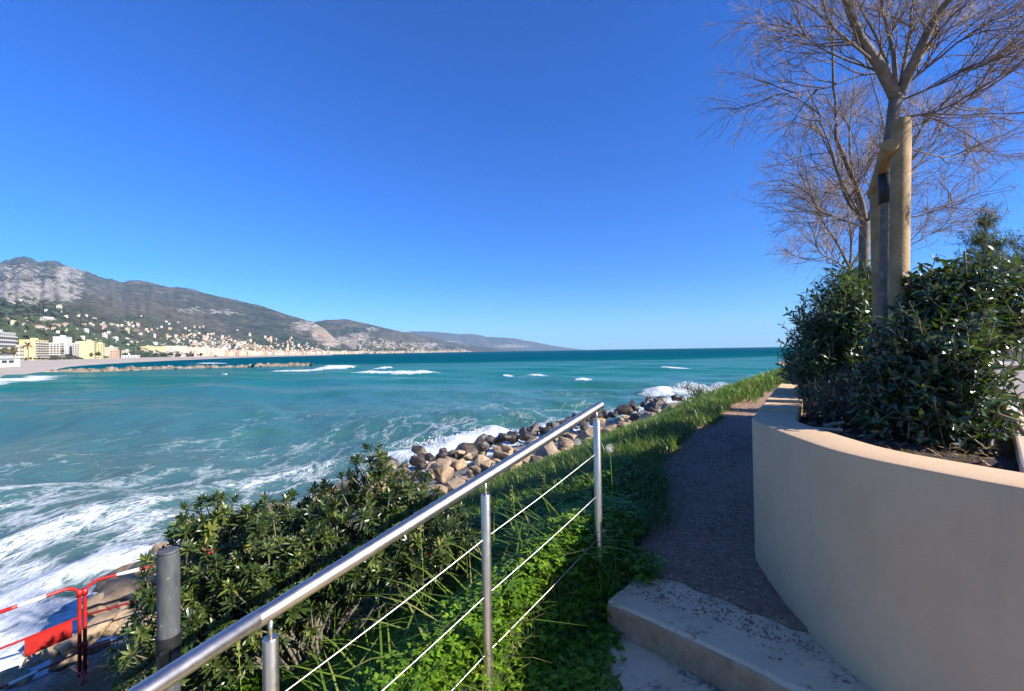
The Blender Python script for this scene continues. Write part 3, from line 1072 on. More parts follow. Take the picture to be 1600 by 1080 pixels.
# ------------------------------------------------------------------ leaves and bushes
PITTO = leaf_mat('leathery_dark_leaf', [(0, (.020, .034, .010)), (.45, (.042, .066, .015)), (.8, (.085, .115, .024)), (.93, (.20, .20, .035)), (.975, (.34, .22, .05)), (1, (.25, .03, .02))], .32, .15, .5)
LAUREL = leaf_mat('glossy_laurel_leaf', [(0, (.010, .022, .009)), (.6, (.024, .044, .013)), (1, (.055, .10, .02))], .25, .13, .55)
OLEANDER = leaf_mat('narrow_green_leaf', [(0, (.012, .030, .012)), (.6, (.026, .060, .016)), (1, (.07, .13, .025))], .32, .22, .5)
BLUELEAF = leaf_mat('grey_blue_leaf', [(0, (.014, .024, .022)), (1, (.04, .055, .055))], .5, .1, .4)
NEEDLE = leaf_mat('conifer_leaf', [(0, (.025, .050, .028)), (1, (.075, .115, .060))], .5, .2, .3)
CYPRESS = leaf_mat('purple_dark_leaf', [(0, (.012, .014, .014)), (1, (.03, .032, .028))], .5, .1, .3)
GRASS = leaf_mat('grass_blade', [(0, (.024, .056, .008)), (.6, (.085, .150, .016)), (.88, (.17, .24, .03)), (1, (.34, .28, .11))], .4, .32, .35)
WEED = leaf_mat('weed_leaf', [(0, (.042, .100, .009)), (.7, (.155, .285, .020)), (1, (.32, .42, .036))], .42, .32, .35)
BARK = noisy('grey_bark', [(.3, (.09, .075, .06)), (.6, (.18, .155, .13)), (.8, (.27, .24, .20))], 18, .9, .6, .01, 7, 50)
STEM = noisy('shrub_stem', [(.3, (.09, .075, .05)), (.7, (.20, .17, .12))], 20, .8, .3, .005)


def shell_points(ells, n, inner=.35, power=2.0):
    """points in the union of ellipsoids, most near the surface, with outward directions"""
    ells = np.asarray(ells, float)
    vol = ells[:, 3] * ells[:, 4] * ells[:, 5]
    w = vol ** .75; w = w / w.sum()
    P = []; D = []
    while sum(len(p) for p in P) < n:
        k = rng.choice(len(ells), n, p=w)
        d = rdir(n)
        lump = .82 + .36 * fbm(d[:, 0] * 2.2 + k * 3.1, d[:, 1] * 2.2 + d[:, 2] * 1.7, 3, 31)
        r = (1 - (1 - inner) * rng.random(n) ** power) * lump
        p = ells[k, :3] + d * ells[k, 3:6] * r[:, None]
        ok = np.ones(n, bool)
        for e in ells:
            q = np.linalg.norm((p - e[:3]) / e[3:6], axis=1)
            ok &= ~((q < .45))
        P.append(p[ok]); D.append(norm(d[ok] / ells[k[ok], 3:6]))
    return np.concatenate(P)[:n], np.concatenate(D)[:n]


def stems_to(base, targets, r0, spread=.08, seg=5):
    n = len(targets)
    b = np.asarray(base) + np.concatenate([rng.normal(0, spread, (n, 2)), np.zeros((n, 1))], 1)
    t = np.linspace(0, 1, seg)[None, :, None]
    mid = b[:, None] * (1 - t) + targets[:, None] * t
    bow = np.sin(t * math.pi) * rng.normal(0, .06, (n, 1, 3))
    mid = mid + bow
    mid[:, :, 2] += (np.sin(t * math.pi) * .06)[:, :, 0]
    return tubes(mid, np.linspace(r0, r0 * .3, seg)[None], 5)


def rosette_bush(name, ells, n, per, L, W, m, base, label, cat, n_stem=60, flowers=None):
    t = thing(name, base, label, cat)
    P, D = shell_points(ells, n)
    A = norm(D * .8 + np.array([0, 0, .75]) + rng.normal(0, .35, (n, 3)))      # shoot axis
    Pi = np.repeat(P, per, 0); Ai = np.repeat(A, per, 0)
    k = np.tile(np.arange(per), n)
    ref = norm(np.cross(Ai, np.where(np.abs(Ai[:, 2:]) > .9, np.array([1., 0, 0]), np.array([0, 0, 1.]))))
    ref2 = np.cross(Ai, ref)
    ph = k * 2.399 + np.repeat(rng.random(n) * 6.28, per)
    rad = ref * np.cos(ph)[:, None] + ref2 * np.sin(ph)[:, None]
    el = (.25 + .95 * (k / per))[:, None] + rng.normal(0, .12, (len(k), 1))
    Dl = norm(rad * np.cos(el) + Ai * np.sin(el))
    Nl = norm(Ai * np.cos(el) - rad * np.sin(el))
    B = Pi + Ai * (k / per * L * .55)[:, None]
    LL = L * rng.uniform(.65, 1.15, len(k)) * (1 - .35 * k / per)
    V, Q, mv = leaves(B, Dl, Nl + rng.normal(0, .15, Nl.shape), LL, W * rng.uniform(.8, 1.2, len(k)), .18, .18)
    rnd = np.clip(np.repeat(rng.random(n), per) * .62 + rng.random(len(k)) * .34, 0, 1)
    part('foliage', V, Q, m, t, False, {'rnd': np.repeat(rnd, mv)})
    ts = P[rng.choice(n, min(n, n_stem), replace=False)]
    V, Q = stems_to(np.array(base) + np.array([0, 0, .02]), ts, .012)
    part('stems', V, Q, STEM, t, True)
    st = np.stack([P - A * L * 1.1, P, P + A * L * .5], 1)
    V, Q = tubes(st, np.array([.004, .0035, .002])[None], 4)
    part('twigs', V, Q, STEM, t, True)
    return t


def shoot_bush(name, ells, n, per, L, W, m, base, label, cat, shoot=.3, up=.5, n_stem=50, rich=True, thin=1.0, droop=.2):
    t = thing(name, base, label, cat)
    P, D = shell_points(ells, n)
    A = norm(D * .7 + np.array([0, 0, up]) + rng.normal(0, .4, (n, 3)))
    sl = shoot * rng.uniform(.6, 1.2, n)
    k = np.tile(np.arange(per), n)
    f = (k + .5) / per
    Ai = np.repeat(A, per, 0)
    B = np.repeat(P - A * (sl * .6)[:, None], per, 0) + Ai * (np.repeat(sl, per) * f)[:, None]
    ref = norm(np.cross(Ai, np.where(np.abs(Ai[:, 2:]) > .9, np.array([1., 0, 0]), np.array([0, 0, 1.]))))
    ref2 = np.cross(Ai, ref)
    ph = k * 2.399 + np.repeat(rng.random(n) * 6.28, per)
    rad = ref * np.cos(ph)[:, None] + ref2 * np.sin(ph)[:, None]
    el = .55 + rng.normal(0, .25, (len(k), 1))
    Dl = norm(rad * np.cos(el) + Ai * np.sin(el))
    Nl = norm(Ai * np.cos(el) - rad * np.sin(el)) + rng.normal(0, .25, Dl.shape)
    LL = L * rng.uniform(.6, 1.15, len(k)) * (1 - .3 * f ** 2)
    V, Q, mv = leaves(B, Dl, Nl, LL, W * rng.uniform(.8, 1.2, len(k)), .15, droop, rich)
    rnd = np.clip(np.repeat(rng.random(n), per) * .5 + rng.random(len(k)) * .3 + f * .2, 0, 1)
    part('foliage', V, Q, m, t, False, {'rnd': np.repeat(rnd, mv)})
    st = np.stack([P - A * (sl * .9)[:, None], P - A * (sl * .3)[:, None], P + A * (sl * .4)[:, None]], 1)
    V, Q = tubes(st, np.array([.005, .004, .002])[None] * thin, 4)
    part('twigs', V, Q, STEM, t, True)
    V, Q = stems_to(np.array(base), (P - A * (sl * .8)[:, None])[rng.choice(n, min(n, n_stem), replace=False)], .013 * thin, .12)
    part('stems', V, Q, STEM, t, True)
    return t


def E_(px, py, d, r):
    p = at(px, py, d)
    return (*p, *r)


def build_bushes():
    e = [E_(345, 905, 2.75, (.38, .40, .42)), E_(455, 880, 2.85, (.45, .45, .44)), E_(565, 832, 3.0, (.44, .43, .38)), E_(660, 850, 3.0, (.33, .38, .28)),
         E_(285, 1000, 2.6, (.27, .33, .36)), E_(370, 955, 2.7, (.38, .36, .36)), E_(580, 742, 2.95, (.13, .13, .17)), E_(325, 812, 2.75, (.16, .16, .14)), E_(640, 775, 3.0, (.16, .16, .15))]
    e += [E_(450, 885, 3.6, (.48, .42, .46)), E_(360, 905, 3.5, (.36, .40, .40))]  # hidden rear lobes, added so the bush casts shade on the barriers
    b = at(480, 1040, 2.75); b[2] = ground_z(b[:1], b[1:2])[0]
    t = rosette_bush('seaside_bush', e, 2300, 16, .076, .0175, PITTO, b, 'broad dark evergreen bush with leathery leaf rosettes, behind the handrail', 'bush')
    # red berries on the bush
    P, D = shell_points(e[:5], 16, .8)
    ch = []
    for p in P:
        for _ in range(5):
            q = p + rng.normal(0, .012, 3)
            a = np.array([(0, 0, -.006), (0, 0, -.003), (0, 0, .003), (0, 0, .006)]) + q
            ch.append(tube(a, [.002, .006, .006, .002], 6))
    V, Q = join(ch)
    tag(part('berries', V, Q, plain('red_berry', (.40, .02, .02), .35), t, True), kind='stuff')

    zs = WTOP - .08
    b = at(1482, 700, 2.2); b[2] = zs
    e = [E_(1452, 605, 2.30, (.21, .34, .42)), E_(1498, 494, 2.42, (.24, .26, .26)), E_(1524, 490, 2.5, (.22, .26, .25)), E_(1465, 655, 2.15, (.13, .18, .18)), E_(1430, 640, 2.3, (.22, .22, .20)), E_(1470, 450, 2.45, (.11, .12, .11)), E_(1540, 442, 2.55, (.12, .12, .10))]
    shoot_bush('laurel_shrub', e, 980, 13, .068, .0235, LAUREL, b, 'glossy dark green laurel shrub in front of the wooden tree stakes', 'shrub', .26, .55)
    b = at(1310, 640, 3.6); b[2] = zs
    e = [E_(1318, 520, 3.7, (.37, .38, .46)), E_(1345, 460, 3.9, (.30, .30, .28)), E_(1292, 560, 3.6, (.20, .22, .30)), E_(1350, 560, 3.5, (.32, .3, .4)), E_(1322, 600, 3.5, (.32, .3, .3))]
    shoot_bush('evergreen_shrub', e, 900, 14, .085, .019, OLEANDER, b, 'tall narrow-leaved green shrub at the far end of the planter, against the sky', 'shrub', .26, .7, rich=False)
    b = at(1315, 655, 2.85); b[2] = zs
    e = [E_(1300, 625, 2.95, (.18, .2, .16)), E_(1345, 620, 2.8, (.24, .2, .18)), E_(1380, 650, 2.6, (.16, .16, .16))]
    shoot_bush('rosemary_shrub', e, 420, 22, .030, .005, BLUELEAF, b, 'low grey-blue fine-leaved shrub behind the planter corner', 'shrub', .16, 1.0, 20, False, .5)
    # bush hanging over the path's far end
    b = at(1250, 640, 5.2); b[2] = 3.4
    e = [E_(1272, 575, 5.4, (.28, .4, .34)), E_(1240, 580, 5.3, (.13, .2, .13)), E_(1295, 540, 5.6, (.35, .4, .5))]
    shoot_bush('overhanging_shrub', e, 420, 13, .09, .02, OLEANDER, b, 'dark shrub leaning over the far end of the path', 'shrub', .26, .5, rich=False)
    # hedge behind the laurel
    b = at(1450, 560, 4.6); b[2] = 3.7
    e = [E_(1430, 510, 4.8, (.40, .4, .45)), E_(1500, 490, 4.8, (.5, .4, .52)), E_(1555, 485, 4.9, (.38, .4, .42))]
    shoot_bush('garden_hedge', e, 620, 13, .09, .026, OLEANDER, b, 'green hedge behind the glossy laurel shrub', 'hedge', .26, .6, rich=False)


build_bushes()


# ------------------------------------------------------------------ stakes and trees
def build_stakes():
    wood = noisy('pine_stake_wood', [(.25, (.19, .115, .045)), (.5, (.30, .19, .08)), (.78, (.40, .27, .125))], 9, .8, .5, .006, 8, 70)
    p = at(1408, 188, 2.62)
    t = thing('tree_stakes', (p[0] + .02, p[1] + .1, WTOP - .1), 'tied timber stakes with a cross bar propping the slender tree', 'tree stake')
    zb = WTOP - .4
    b = at(1399, 700, 2.62)
    V, Q = tube(np.array([(b[0], b[1], zb), (p[0], p[1], p[2] - .012), (p[0], p[1], p[2])]), [.050, .049, .043], 28)
    part('stake', V, Q, wood, t, True).data.set_sharp_from_angle(angle=R(40))
    p2 = at(1371, 292, 3.05); b2 = at(1380, 680, 3.05)
    V, Q = tube(np.array([(b2[0], b2[1], zb), p2 - [0, 0, .012], p2]), [.046, .045, .04], 24)
    part('stake', V, Q, wood, t, True).data.set_sharp_from_angle(angle=R(40))
    a = at(1391, 226, 2.60); c = at(1366, 306, 3.12)
    V, Q = tube(np.array([a, a + (c - a) * .03, a + (c - a) * .97, c]), [.040, .044, .044, .04], 24)
    part('cross_bar', V, Q, wood, t, True).data.set_sharp_from_angle(angle=R(40))
    tr = at(1384, 292, 2.82)
    V, Q = tube(np.array([tr - [0, 0, .11], tr + [0, 0, .10]]), .040, 16)
    part('rubber_strap', V, Q, plain('black_strap', (.015, .015, .017), .55), t, True)


build_stakes()

TWIG = noisy('reddish_twig', [(.3, (.10, .068, .045)), (.7, (.20, .14, .09))], 3, .8, 0, spec=.2)
TWIG_FINE = noisy('fine_twig', [(.3, (.25, .18, .115)), (.7, (.42, .31, .205))], 2, .8, 0, spec=.2)


def curve_from(P0, D0, L, k, wander, lift, r=rng):
    """n polylines of k points"""
    n = len(P0)
    pts = [P0]; d = norm(D0)
    for i in range(k - 1):
        d = norm(d + r.normal(0, wander, (n, 3)) + np.array([0, 0, lift]))
        pts.append(pts[-1] + d * (np.asarray(L) / (k - 1))[:, None])
    return np.stack(pts, 1)


def children(lines, per, f0, f1, ang, L, lw, seed_up=.15):
    n, k, _ = lines.shape
    f = rng.uniform(f0, f1, (n, per)) * (k - 1)
    i = np.minimum(f.astype(int), k - 2); fr = (f - i)[..., None]
    a = lines[np.arange(n)[:, None], i]; b = lines[np.arange(n)[:, None], i + 1]
    P = (a * (1 - fr) + b * fr).reshape(-1, 3)
    T = norm(b - a).reshape(-1, 3)
    s = norm(np.cross(T, rdir(len(T))))
    an = rng.normal(ang, .22, (len(T), 1))
    D = T * np.cos(an) + s * np.sin(an) + np.array([0, 0, seed_up])
    return P, D, L * rng.uniform(.55, 1.25, len(T)) * (1.15 - .6 * (f / (k - 1)).ravel())


def tamarisk(name, trunk, limbs, label, l1, l2, l3, scale, r_limb, extra=None, group=None):
    base = trunk[0][:3]
    t = thing(name, base, label, 'tree', group)
    V, Q = tube(spline([q[:3] for q in trunk], 5), np.interp(np.linspace(0, len(trunk) - 1, (len(trunk) - 1) * 5 + 1), np.arange(len(trunk)), [q[3] for q in trunk]), 14)
    part('trunk', V, Q, BARK, t, True)
    ch = []; L0 = []
    for pts, r in limbs:
        s = spline(pts, 6)
        s = s + np.cumsum(rng.normal(0, .006 * scale, s.shape), 0) * np.linspace(0, 1, len(s))[:, None]
        ch.append(tube(s, np.linspace(r, r * .28, len(s)), 8))
        idx = np.linspace(0, len(s) - 1, 9).astype(int)
        L0.append(s[idx])
    part('limbs', *join(ch), BARK, t, True)
    L0 = np.stack(L0)
    P, D, L = children(L0, l1, .18, 1.0, .60, .62 * scale, 0, .2)
    A = curve_from(P, D, L, 8, .14, .01)
    V, Q = tubes(A, np.linspace(.0046, .0012, 8)[None] * scale, 5)
    c1 = (V, Q)
    P, D, L = children(A, l2, .12, 1.0, .6, .38 * scale, 0, .05)
    B = curve_from(P, D, L, 6, .16, -.005)
    c2 = tubes(B, np.linspace(.0018, .0008, 6)[None] * scale, 4)
    part('twigs', *join([c1, c2]), TWIG, t, True)
    P, D, L = children(B, l3, .1, 1.0, .65, .17 * scale, 0, 0)
    C = curve_from(P, D, L, 4, .2, -.02)
    V, Q = tubes(C, np.linspace(.0013, .0006, 4)[None] * scale, 3)
    part('sprays', V, Q, TWIG_FINE, t, True)
    return t


def build_trees():
    d = 2.82
    zs = WTOP - .1
    b = at(1386, 700, d); b[2] = zs
    trunk = [(*b, .038), (*at(1383, 500, d), .034), (*at(1386, 300, d), .032), (*at(1394, 190, d), .032), (*at(1402, 148, d), .040)]
    f = lambda *q: [at(*w) for w in q]
    k = (1402, 150, d)
    limbs = [(f((1400, 152, d), (1378, 108, 2.75), (1348, 60, 2.7), (1322, 8, 2.65), (1296, -60, 2.6)), .040),
             (f((1400, 150, d), (1397, 90, 2.85), (1384, 20, 2.8), (1376, -70, 2.7)), .018),
             (f((1403, 150, d), (1416, 80, 2.9), (1424, 10, 2.9), (1440, -80, 2.9)), .015),
             (f((1404, 150, d), (1428, 96, 2.7), (1452, 45, 2.6), (1488, -8, 2.5), (1520, -70, 2.4)), .034),
             (f((1404, 150, d), (1440, 90, 2.9), (1470, 20, 3.0), (1490, -60, 3.1)), .014),
             (f((1402, 145, d), (1450, 105, 2.75), (1530, 45, 2.6), (1640, 10, 2.5)), .010),
             (f((1400, 160, d), (1460, 135, 2.7), (1540, 100, 2.55), (1640, 78, 2.5)), .008),
             (f((1405, 185, d), (1470, 170, 2.7), (1540, 130, 2.6), (1620, 75, 2.5)), .008),
             (f((1405, 200, d), (1450, 190, 2.8), (1520, 150, 2.9), (1600, 90, 3.0)), .006),
             (f((1385, 118, 2.76), (1335, 95, 2.8), (1280, 70, 2.85), (1215, 25, 2.9)), .008),
             (f((1386, 112, 2.8), (1335, 122, 2.85), (1280, 146, 2.9), (1205, 162, 2.95)), .006),
             (f((1370, 100, 2.75), (1320, 60, 2.65), (1265, 10, 2.6), (1215, -50, 2.5)), .009),
             (f((1410, 230, d), (1480, 245, 3.0), (1540, 230, 3.2), (1590, 190, 3.4)), .005),
             (f((1400, 150, d), (1380, 80, 3.1), (1340, 0, 3.3), (1300, -80, 3.5)), .014),
             (f((1402, 150, d), (1430, 80, 3.2), (1470, 0, 3.4), (1520, -80, 3.6)), .014)]
    tamarisk('tamarisk_tree', trunk, limbs, 'large bare tamarisk tied to wooden stakes, trunk forking above the stake', 9, 7, 6, 1.0, .03)
    d = 4.6
    b = at(1352, 640, d); b[2] = zs
    trunk = [(*b, .055), (*at(1351, 500, d), .05), (*at(1350, 400, d), .048), (*at(1352, 345, d), .05)]
    limbs = [(f((1352, 350, d), (1345, 310, 4.5), (1322, 255, 4.4), (1308, 210, 4.3), (1302, 140, 4.3), (1296, 20, 4.2)), .030),
             (f((1352, 350, d), (1330, 320, 4.6), (1308, 270, 4.7), (1292, 235, 4.8), (1268, 190, 4.9)), .022),
             (f((1353, 350, d), (1375, 290, 4.6), (1385, 220, 4.6), (1370, 120, 4.5)), .018),
             (f((1353, 350, d), (1390, 310, 4.8), (1440, 250, 5.0), (1490, 180, 5.1)), .016),
             (f((1350, 355, d), (1310, 340, 4.5), (1285, 325, 4.5), (1258, 285, 4.4)), .012),
             (f((1353, 352, d), (1400, 345, 4.6), (1470, 330, 4.6), (1530, 290, 4.6)), .012),
             (f((1350, 350, d), (1335, 290, 5.0), (1330, 200, 5.2), (1340, 100, 5.3)), .018),
             (f((1353, 350, d), (1385, 300, 4.3), (1430, 230, 4.1), (1480, 160, 4.0)), .014),
             (f((1352, 350, d), (1320, 290, 4.2), (1290, 220, 4.1), (1262, 130, 4.0)), .014)]
    tamarisk('tamarisk_tree', trunk, limbs, 'smaller bare tamarisk behind the stakes, rising over the narrow-leaved shrub', 11, 7, 6, 1.2, .03)
    d = 7.5
    b = at(1335, 600, d); b[2] = 3.5
    trunk = [(*b, .06), (*at(1330, 480, d), .055), (*at(1328, 420, d), .05)]
    limbs = [(f((1328, 420, d), (1310, 380, d), (1290, 340, 7.3), (1275, 300, 7.2)), .025),
             (f((1328, 420, d), (1330, 370, d), (1325, 310, 7.6), (1335, 240, 7.7)), .022),
             (f((1328, 420, d), (1355, 375, d), (1385, 330, 7.6), (1420, 290, 7.8)), .022),
             (f((1328, 425, d), (1300, 405, 7.2), (1275, 390, 7.0), (1262, 350, 7)), .016),
             (f((1328, 425, d), (1370, 400, 7.6), (1430, 380, 7.8), (1480, 350, 8)), .016)]
    tamarisk('tamarisk_tree', trunk, limbs, 'farthest bare tamarisk, a pale brown haze of twigs low over the shrubs', 14, 9, 8, 1.5, .03)
    # feathery conifer and the dark tree at the frame edge
    b = at(1538, 560, 6.0); b[2] = 3.62
    e = [E_(1545, 340, 6.0, (.13, .15, .16)), E_(1522, 372, 6.0, (.16, .2, .10)), E_(1558, 378, 6.0, (.18, .2, .10)), E_(1528, 405, 6.0, (.22, .2, .12)), E_(1562, 410, 6.0, (.20, .2, .12)), E_(1535, 460, 6.0, (.40, .4, .40))]
    t = shoot_bush('conifer_tree', e, 900, 18, .055, .011, NEEDLE, b, 'feathery green conifer rising behind the glossy laurel', 'tree', .28, .9, 24, False, .35)
    tr = at(1538, 400, 6.0)
    V, Q = tube(np.array([b, (b + tr) / 2 + [.02, 0, 0], tr, at(1541, 330, 6.0)]), [.06, .05, .03, .008], 8)
    part('trunk', V, Q, BARK, t, True)
    b = at(1622, 560, 6.5); b[2] = 3.62
    e = [E_(1615, 415, 6.5, (.24, .3, .62)), E_(1635, 480, 6.5, (.5, .4, .6))]
    t = shoot_bush('dark_cypress', e, 700, 14, .06, .014, CYPRESS, b, 'dark purplish conifer cut off by the right edge of the photo', 'tree', .25, 1.0, 24, False, .8)
    V, Q = tube(np.array([b, at(1622, 450, 6.5), at(1622, 360, 6.5)]), [.08, .05, .01], 8)
    part('trunk', V, Q, BARK, t, True)


build_trees()

# dead pale branches lying on the planter soil
for i, (q, lab) in enumerate((([(1262, 668, 2.55), (1290, 668, 2.45), (1315, 662, 2.35)], 'longer pale fallen branch on the soil just inside the planter wall'),
                              ([(1288, 664, 2.62), (1305, 659, 2.62), (1328, 658, 2.6)], 'shorter pale fallen branch lying behind the longer one in the planter'))):
    pts = np.array([at(*w) for w in q]); pts[:, 2] = WTOP - .05 + np.array([.0, .015, .03])
    V, Q = tube(spline(pts, 4), np.linspace(.014, .009, 9), 8)
    o = single('fallen_branch', V, Q, noisy('dead_wood', [(.3, (.34, .22, .14)), (.7, (.52, .37, .26))], 20, .85, .3, .004), pts[0], True)
    tag(o, lab, 'branch')


# ------------------------------------------------------------------ grass and weeds
def blades(P, L, W, bend, lean):
    n = len(P)
    th = rng.random(n) * 6.283
    D = np.stack([np.cos(th), np.sin(th), np.zeros(n)], -1)
    Sd = np.stack([-np.sin(th), np.cos(th), np.zeros(n)], -1)
    V = []
    for u, w in ((0, .8), (.4, 1.0), (.75, .7), (1.0, .06)):
        c = P + np.array([0, 0, 1.]) * (L * (u - .45 * bend * u * u))[:, None] + D * (L * (lean * u + bend * u * u * .8))[:, None]
        V += [c - Sd * (W * w * .5)[:, None], c + Sd * (W * w * .5)[:, None]]
    V = np.stack(V, 1).reshape(-1, 3)
    q = np.array([[0, 1, 3, 2], [2, 3, 5, 4], [4, 5, 7, 6]])
    Q = (np.arange(n)[:, None, None] * 8 + q[None]).reshape(-1, 4)
    return V, [Q]


def scatter(n, x0, x1, y0, y1, u0, u1, clump=0.0, s=50):
    out = []
    tot = 0
    while tot < n:
        x = rng.uniform(x0, x1, n); y = rng.uniform(y0, y1, n)
        u, z, ss = edge_uz(x, y)
        rag = (fbm(x * 2.2, y * 2.2, 3, s) - .5) * .36
        k = (u > u0 + rag) & (u < u1) & (rng.random(n) > clump * (1 - fbm(x * 3, y * 3, 2, s + 1) * 1.3))
        k &= poly_dist(x, y, INNER) < .3
        x, y = x[k], y[k]
        out.append(np.stack([x, y, ground_z(x, y)], -1)); tot += len(x)
    return np.concatenate(out)[:n]


def build_grass():
    P = scatter(42000, -2.4, 1.7, .6, 5.2, -.06, 2.6, .5)
    n = len(P)
    c1 = blades(P, rng.uniform(.07, .24, n), rng.uniform(.003, .0065, n), rng.uniform(.2, 1.1, n), rng.uniform(0, .4, n))
    P2 = scatter(76000, -2.6, 9.5, 3.6, 17, -.05, 6.6, .4)
    n2 = len(P2)
    c2 = blades(P2, rng.uniform(.10, .30, n2), rng.uniform(.007, .014, n2), rng.uniform(.2, 1.0, n2), rng.uniform(0, .4, n2))
    P3 = scatter(26000, 5, 24, 9, 34, -.35, 4.8, .3)
    n3 = len(P3)
    c3 = blades(P3, rng.uniform(.18, .42, n3), rng.uniform(.018, .034, n3), rng.uniform(.2, .9, n3), rng.uniform(0, .4, n3))
    # long arching blades by the near wires
    P4 = scatter(330, -1.0, .4, 1.5, 3.0, .12, 1.0)
    n4 = len(P4)
    c4 = blades(P4, rng.uniform(.28, .52, n4), rng.uniform(.007, .012, n4), rng.uniform(.6, 1.25, n4), rng.uniform(.1, .5, n4))
    V, Fs = join([c1, c2, c3, c4])
    rnd = np.concatenate([np.repeat(rng.random(n), 8), np.repeat(rng.random(n2), 8), np.repeat(rng.random(n3), 8), np.repeat(.5 + .5 * rng.random(n4), 8)])
    o = obj('grass', mesh_data('grass', V, Fs, GRASS, False, {'rnd': rnd}))
    tag(o, 'green grass on the bank between the rocks and the path', 'grass', kind='stuff')
    # low broad-leaved weeds
    P = np.concatenate([scatter(16000, -2.2, 1.5, .7, 4.6, .06, 2.3, .55, 70), scatter(14000, -1.1, .9, 1.3, 3.2, .03, 1.1, .3, 71)])
    P = np.concatenate([P, scatter(2200, -.6, .8, .9, 2.5, -.26, .05, .3, 90)])
    g0 = on_z(990, 893, 3.15)
    q = g0 + rng.normal(0, 1, (420, 3)) * [.055, .06, 0]; q[:, 2] = 3.12
    P = np.concatenate([P, q])
    n = len(P)
    uu = edge_uz(P[:, 0], P[:, 1])[0]
    h = rng.uniform(.03, .19, n) * np.clip(.35 + uu * 3, .25, 1)
    h[-420:] = rng.uniform(.05, .13, 420)
    zs = np.where(uu < 0.02, 3.02, P[:, 2])
    P[:, 2] = np.maximum(P[:, 2], np.where((uu < .03), np.where(P[:, 0] * s_e[0] + P[:, 1] * s_e[1] > STEP_S - .6, 3.0, 2.84), -9))
    tops = P + np.stack([rng.normal(0, .03, n), rng.normal(0, .03, n), h], -1)
    st = np.stack([P, (P + tops) / 2 + rng.normal(0, .006, (n, 3)), tops], 1)
    cs = tubes(st, np.array([.0012, .001, .0008])[None], 3)
    per = 5
    Pl = np.repeat(tops, per, 0)
    th = np.tile(np.arange(per), n) * (6.283 / per) + np.repeat(rng.random(n) * 6.28, per)
    D = np.stack([np.cos(th), np.sin(th), rng.normal(.15, .35, n * per)], -1)
    N = np.array([0, 0, 1.]) + rng.normal(0, .25, D.shape)
    V, Q, mv = leaves(Pl, D, N, rng.uniform(.016, .034, n * per), rng.uniform(.011, .02, n * per), .1, .2, False)
    V2, F2 = join([cs, (V, Q)])
    rnd = np.concatenate([np.full(len(cs[0]), .3), np.repeat(np.clip(np.repeat(rng.random(n), per) * .6 + rng.random(n * per) * .4, 0, 1), mv)])
    o = obj('weeds', mesh_data('weeds', V2, F2, WEED, False, {'rnd': rnd}))
    tag(o, 'low leafy green weeds under the handrail', 'weeds', kind='stuff')
    # dandelion clocks by the far post
    seed_m = plain('seed_fluff', (.62, .60, .56), .9)
    for (px, py, d, lab) in ((953, 700, 2.75, 'round grey dandelion seed head just right of the far handrail post'), (903, 690, 3.2, 'round grey dandelion seed head just left of the far handrail post')):
        c = at(px, py, d)
        g = ground_z(c[:1], c[1:2])[0]
        t = thing('dandelion', (c[0], c[1], g), lab, 'flower')
        V, Q = tube(np.array([(c[0], c[1], g), (c[0] + .012, c[1], (g + c[2]) / 2), c]), .0016, 6)
        part('stalk', V, Q, WEED, t, True, {'rnd': np.full(len(V), .6)})
        dd = rdir(130)
        pp = np.stack([np.broadcast_to(c, dd.shape), c + dd * .024, c + dd * .027], 1)
        V1 = tubes(pp, np.array([.0004, .0004, .0016])[None], 4)
        part('seed_head', *V1, seed_m, t, True)
    # tall seeding stalks
    for i, (px, py, d, hh) in enumerate(((345 + 455, 760, 2.9, .5), (850, 742, 3.2, .4), (868, 752, 3.1, .45), (655, 800, 2.6, .3), (890, 735, 3.4, .4), (352 + 20, 1000, 1.9, .4))):
        c = at(px, py, d); g = ground_z(c[:1], c[1:2])[0]
        t = thing('grass_stalk', (c[0], c[1], g), STALK[i], 'plant', 'tall seeding stalks in the grass')
        V, Q = tube(np.array([(c[0], c[1], g), (c[0] + .02, c[1], g + (c[2] - g) * .55), c]), [.002, .0016, .001], 5)
        part('stem', V, Q, WEED, t, True, {'rnd': np.full(len(V), .95)})
        k = 34
        f = rng.random(k)
        B = c + (np.array([(c[0], c[1], g)]) - c) * (f * .22)[:, None]
        V, Q, mv = leaves(B, rdir(k, .4), rdir(k), .022, .007, .1, .1, False)
        part('seeds', V, Q, GRASS, t, False, {'rnd': np.repeat(.93 + .07 * rng.random(k), mv)})


STALK = ['seeding grass stalk rising between the middle post and the rocks', 'pale grass stalk left of the far handrail post, nearer the rail', 'short bent grass stalk between the two upper wires', 'green stalk close to the broad bush', 'pale stalk touching the far post wires', 'yellowish seeding stalk between the grey post and the near handrail post']
build_grass()


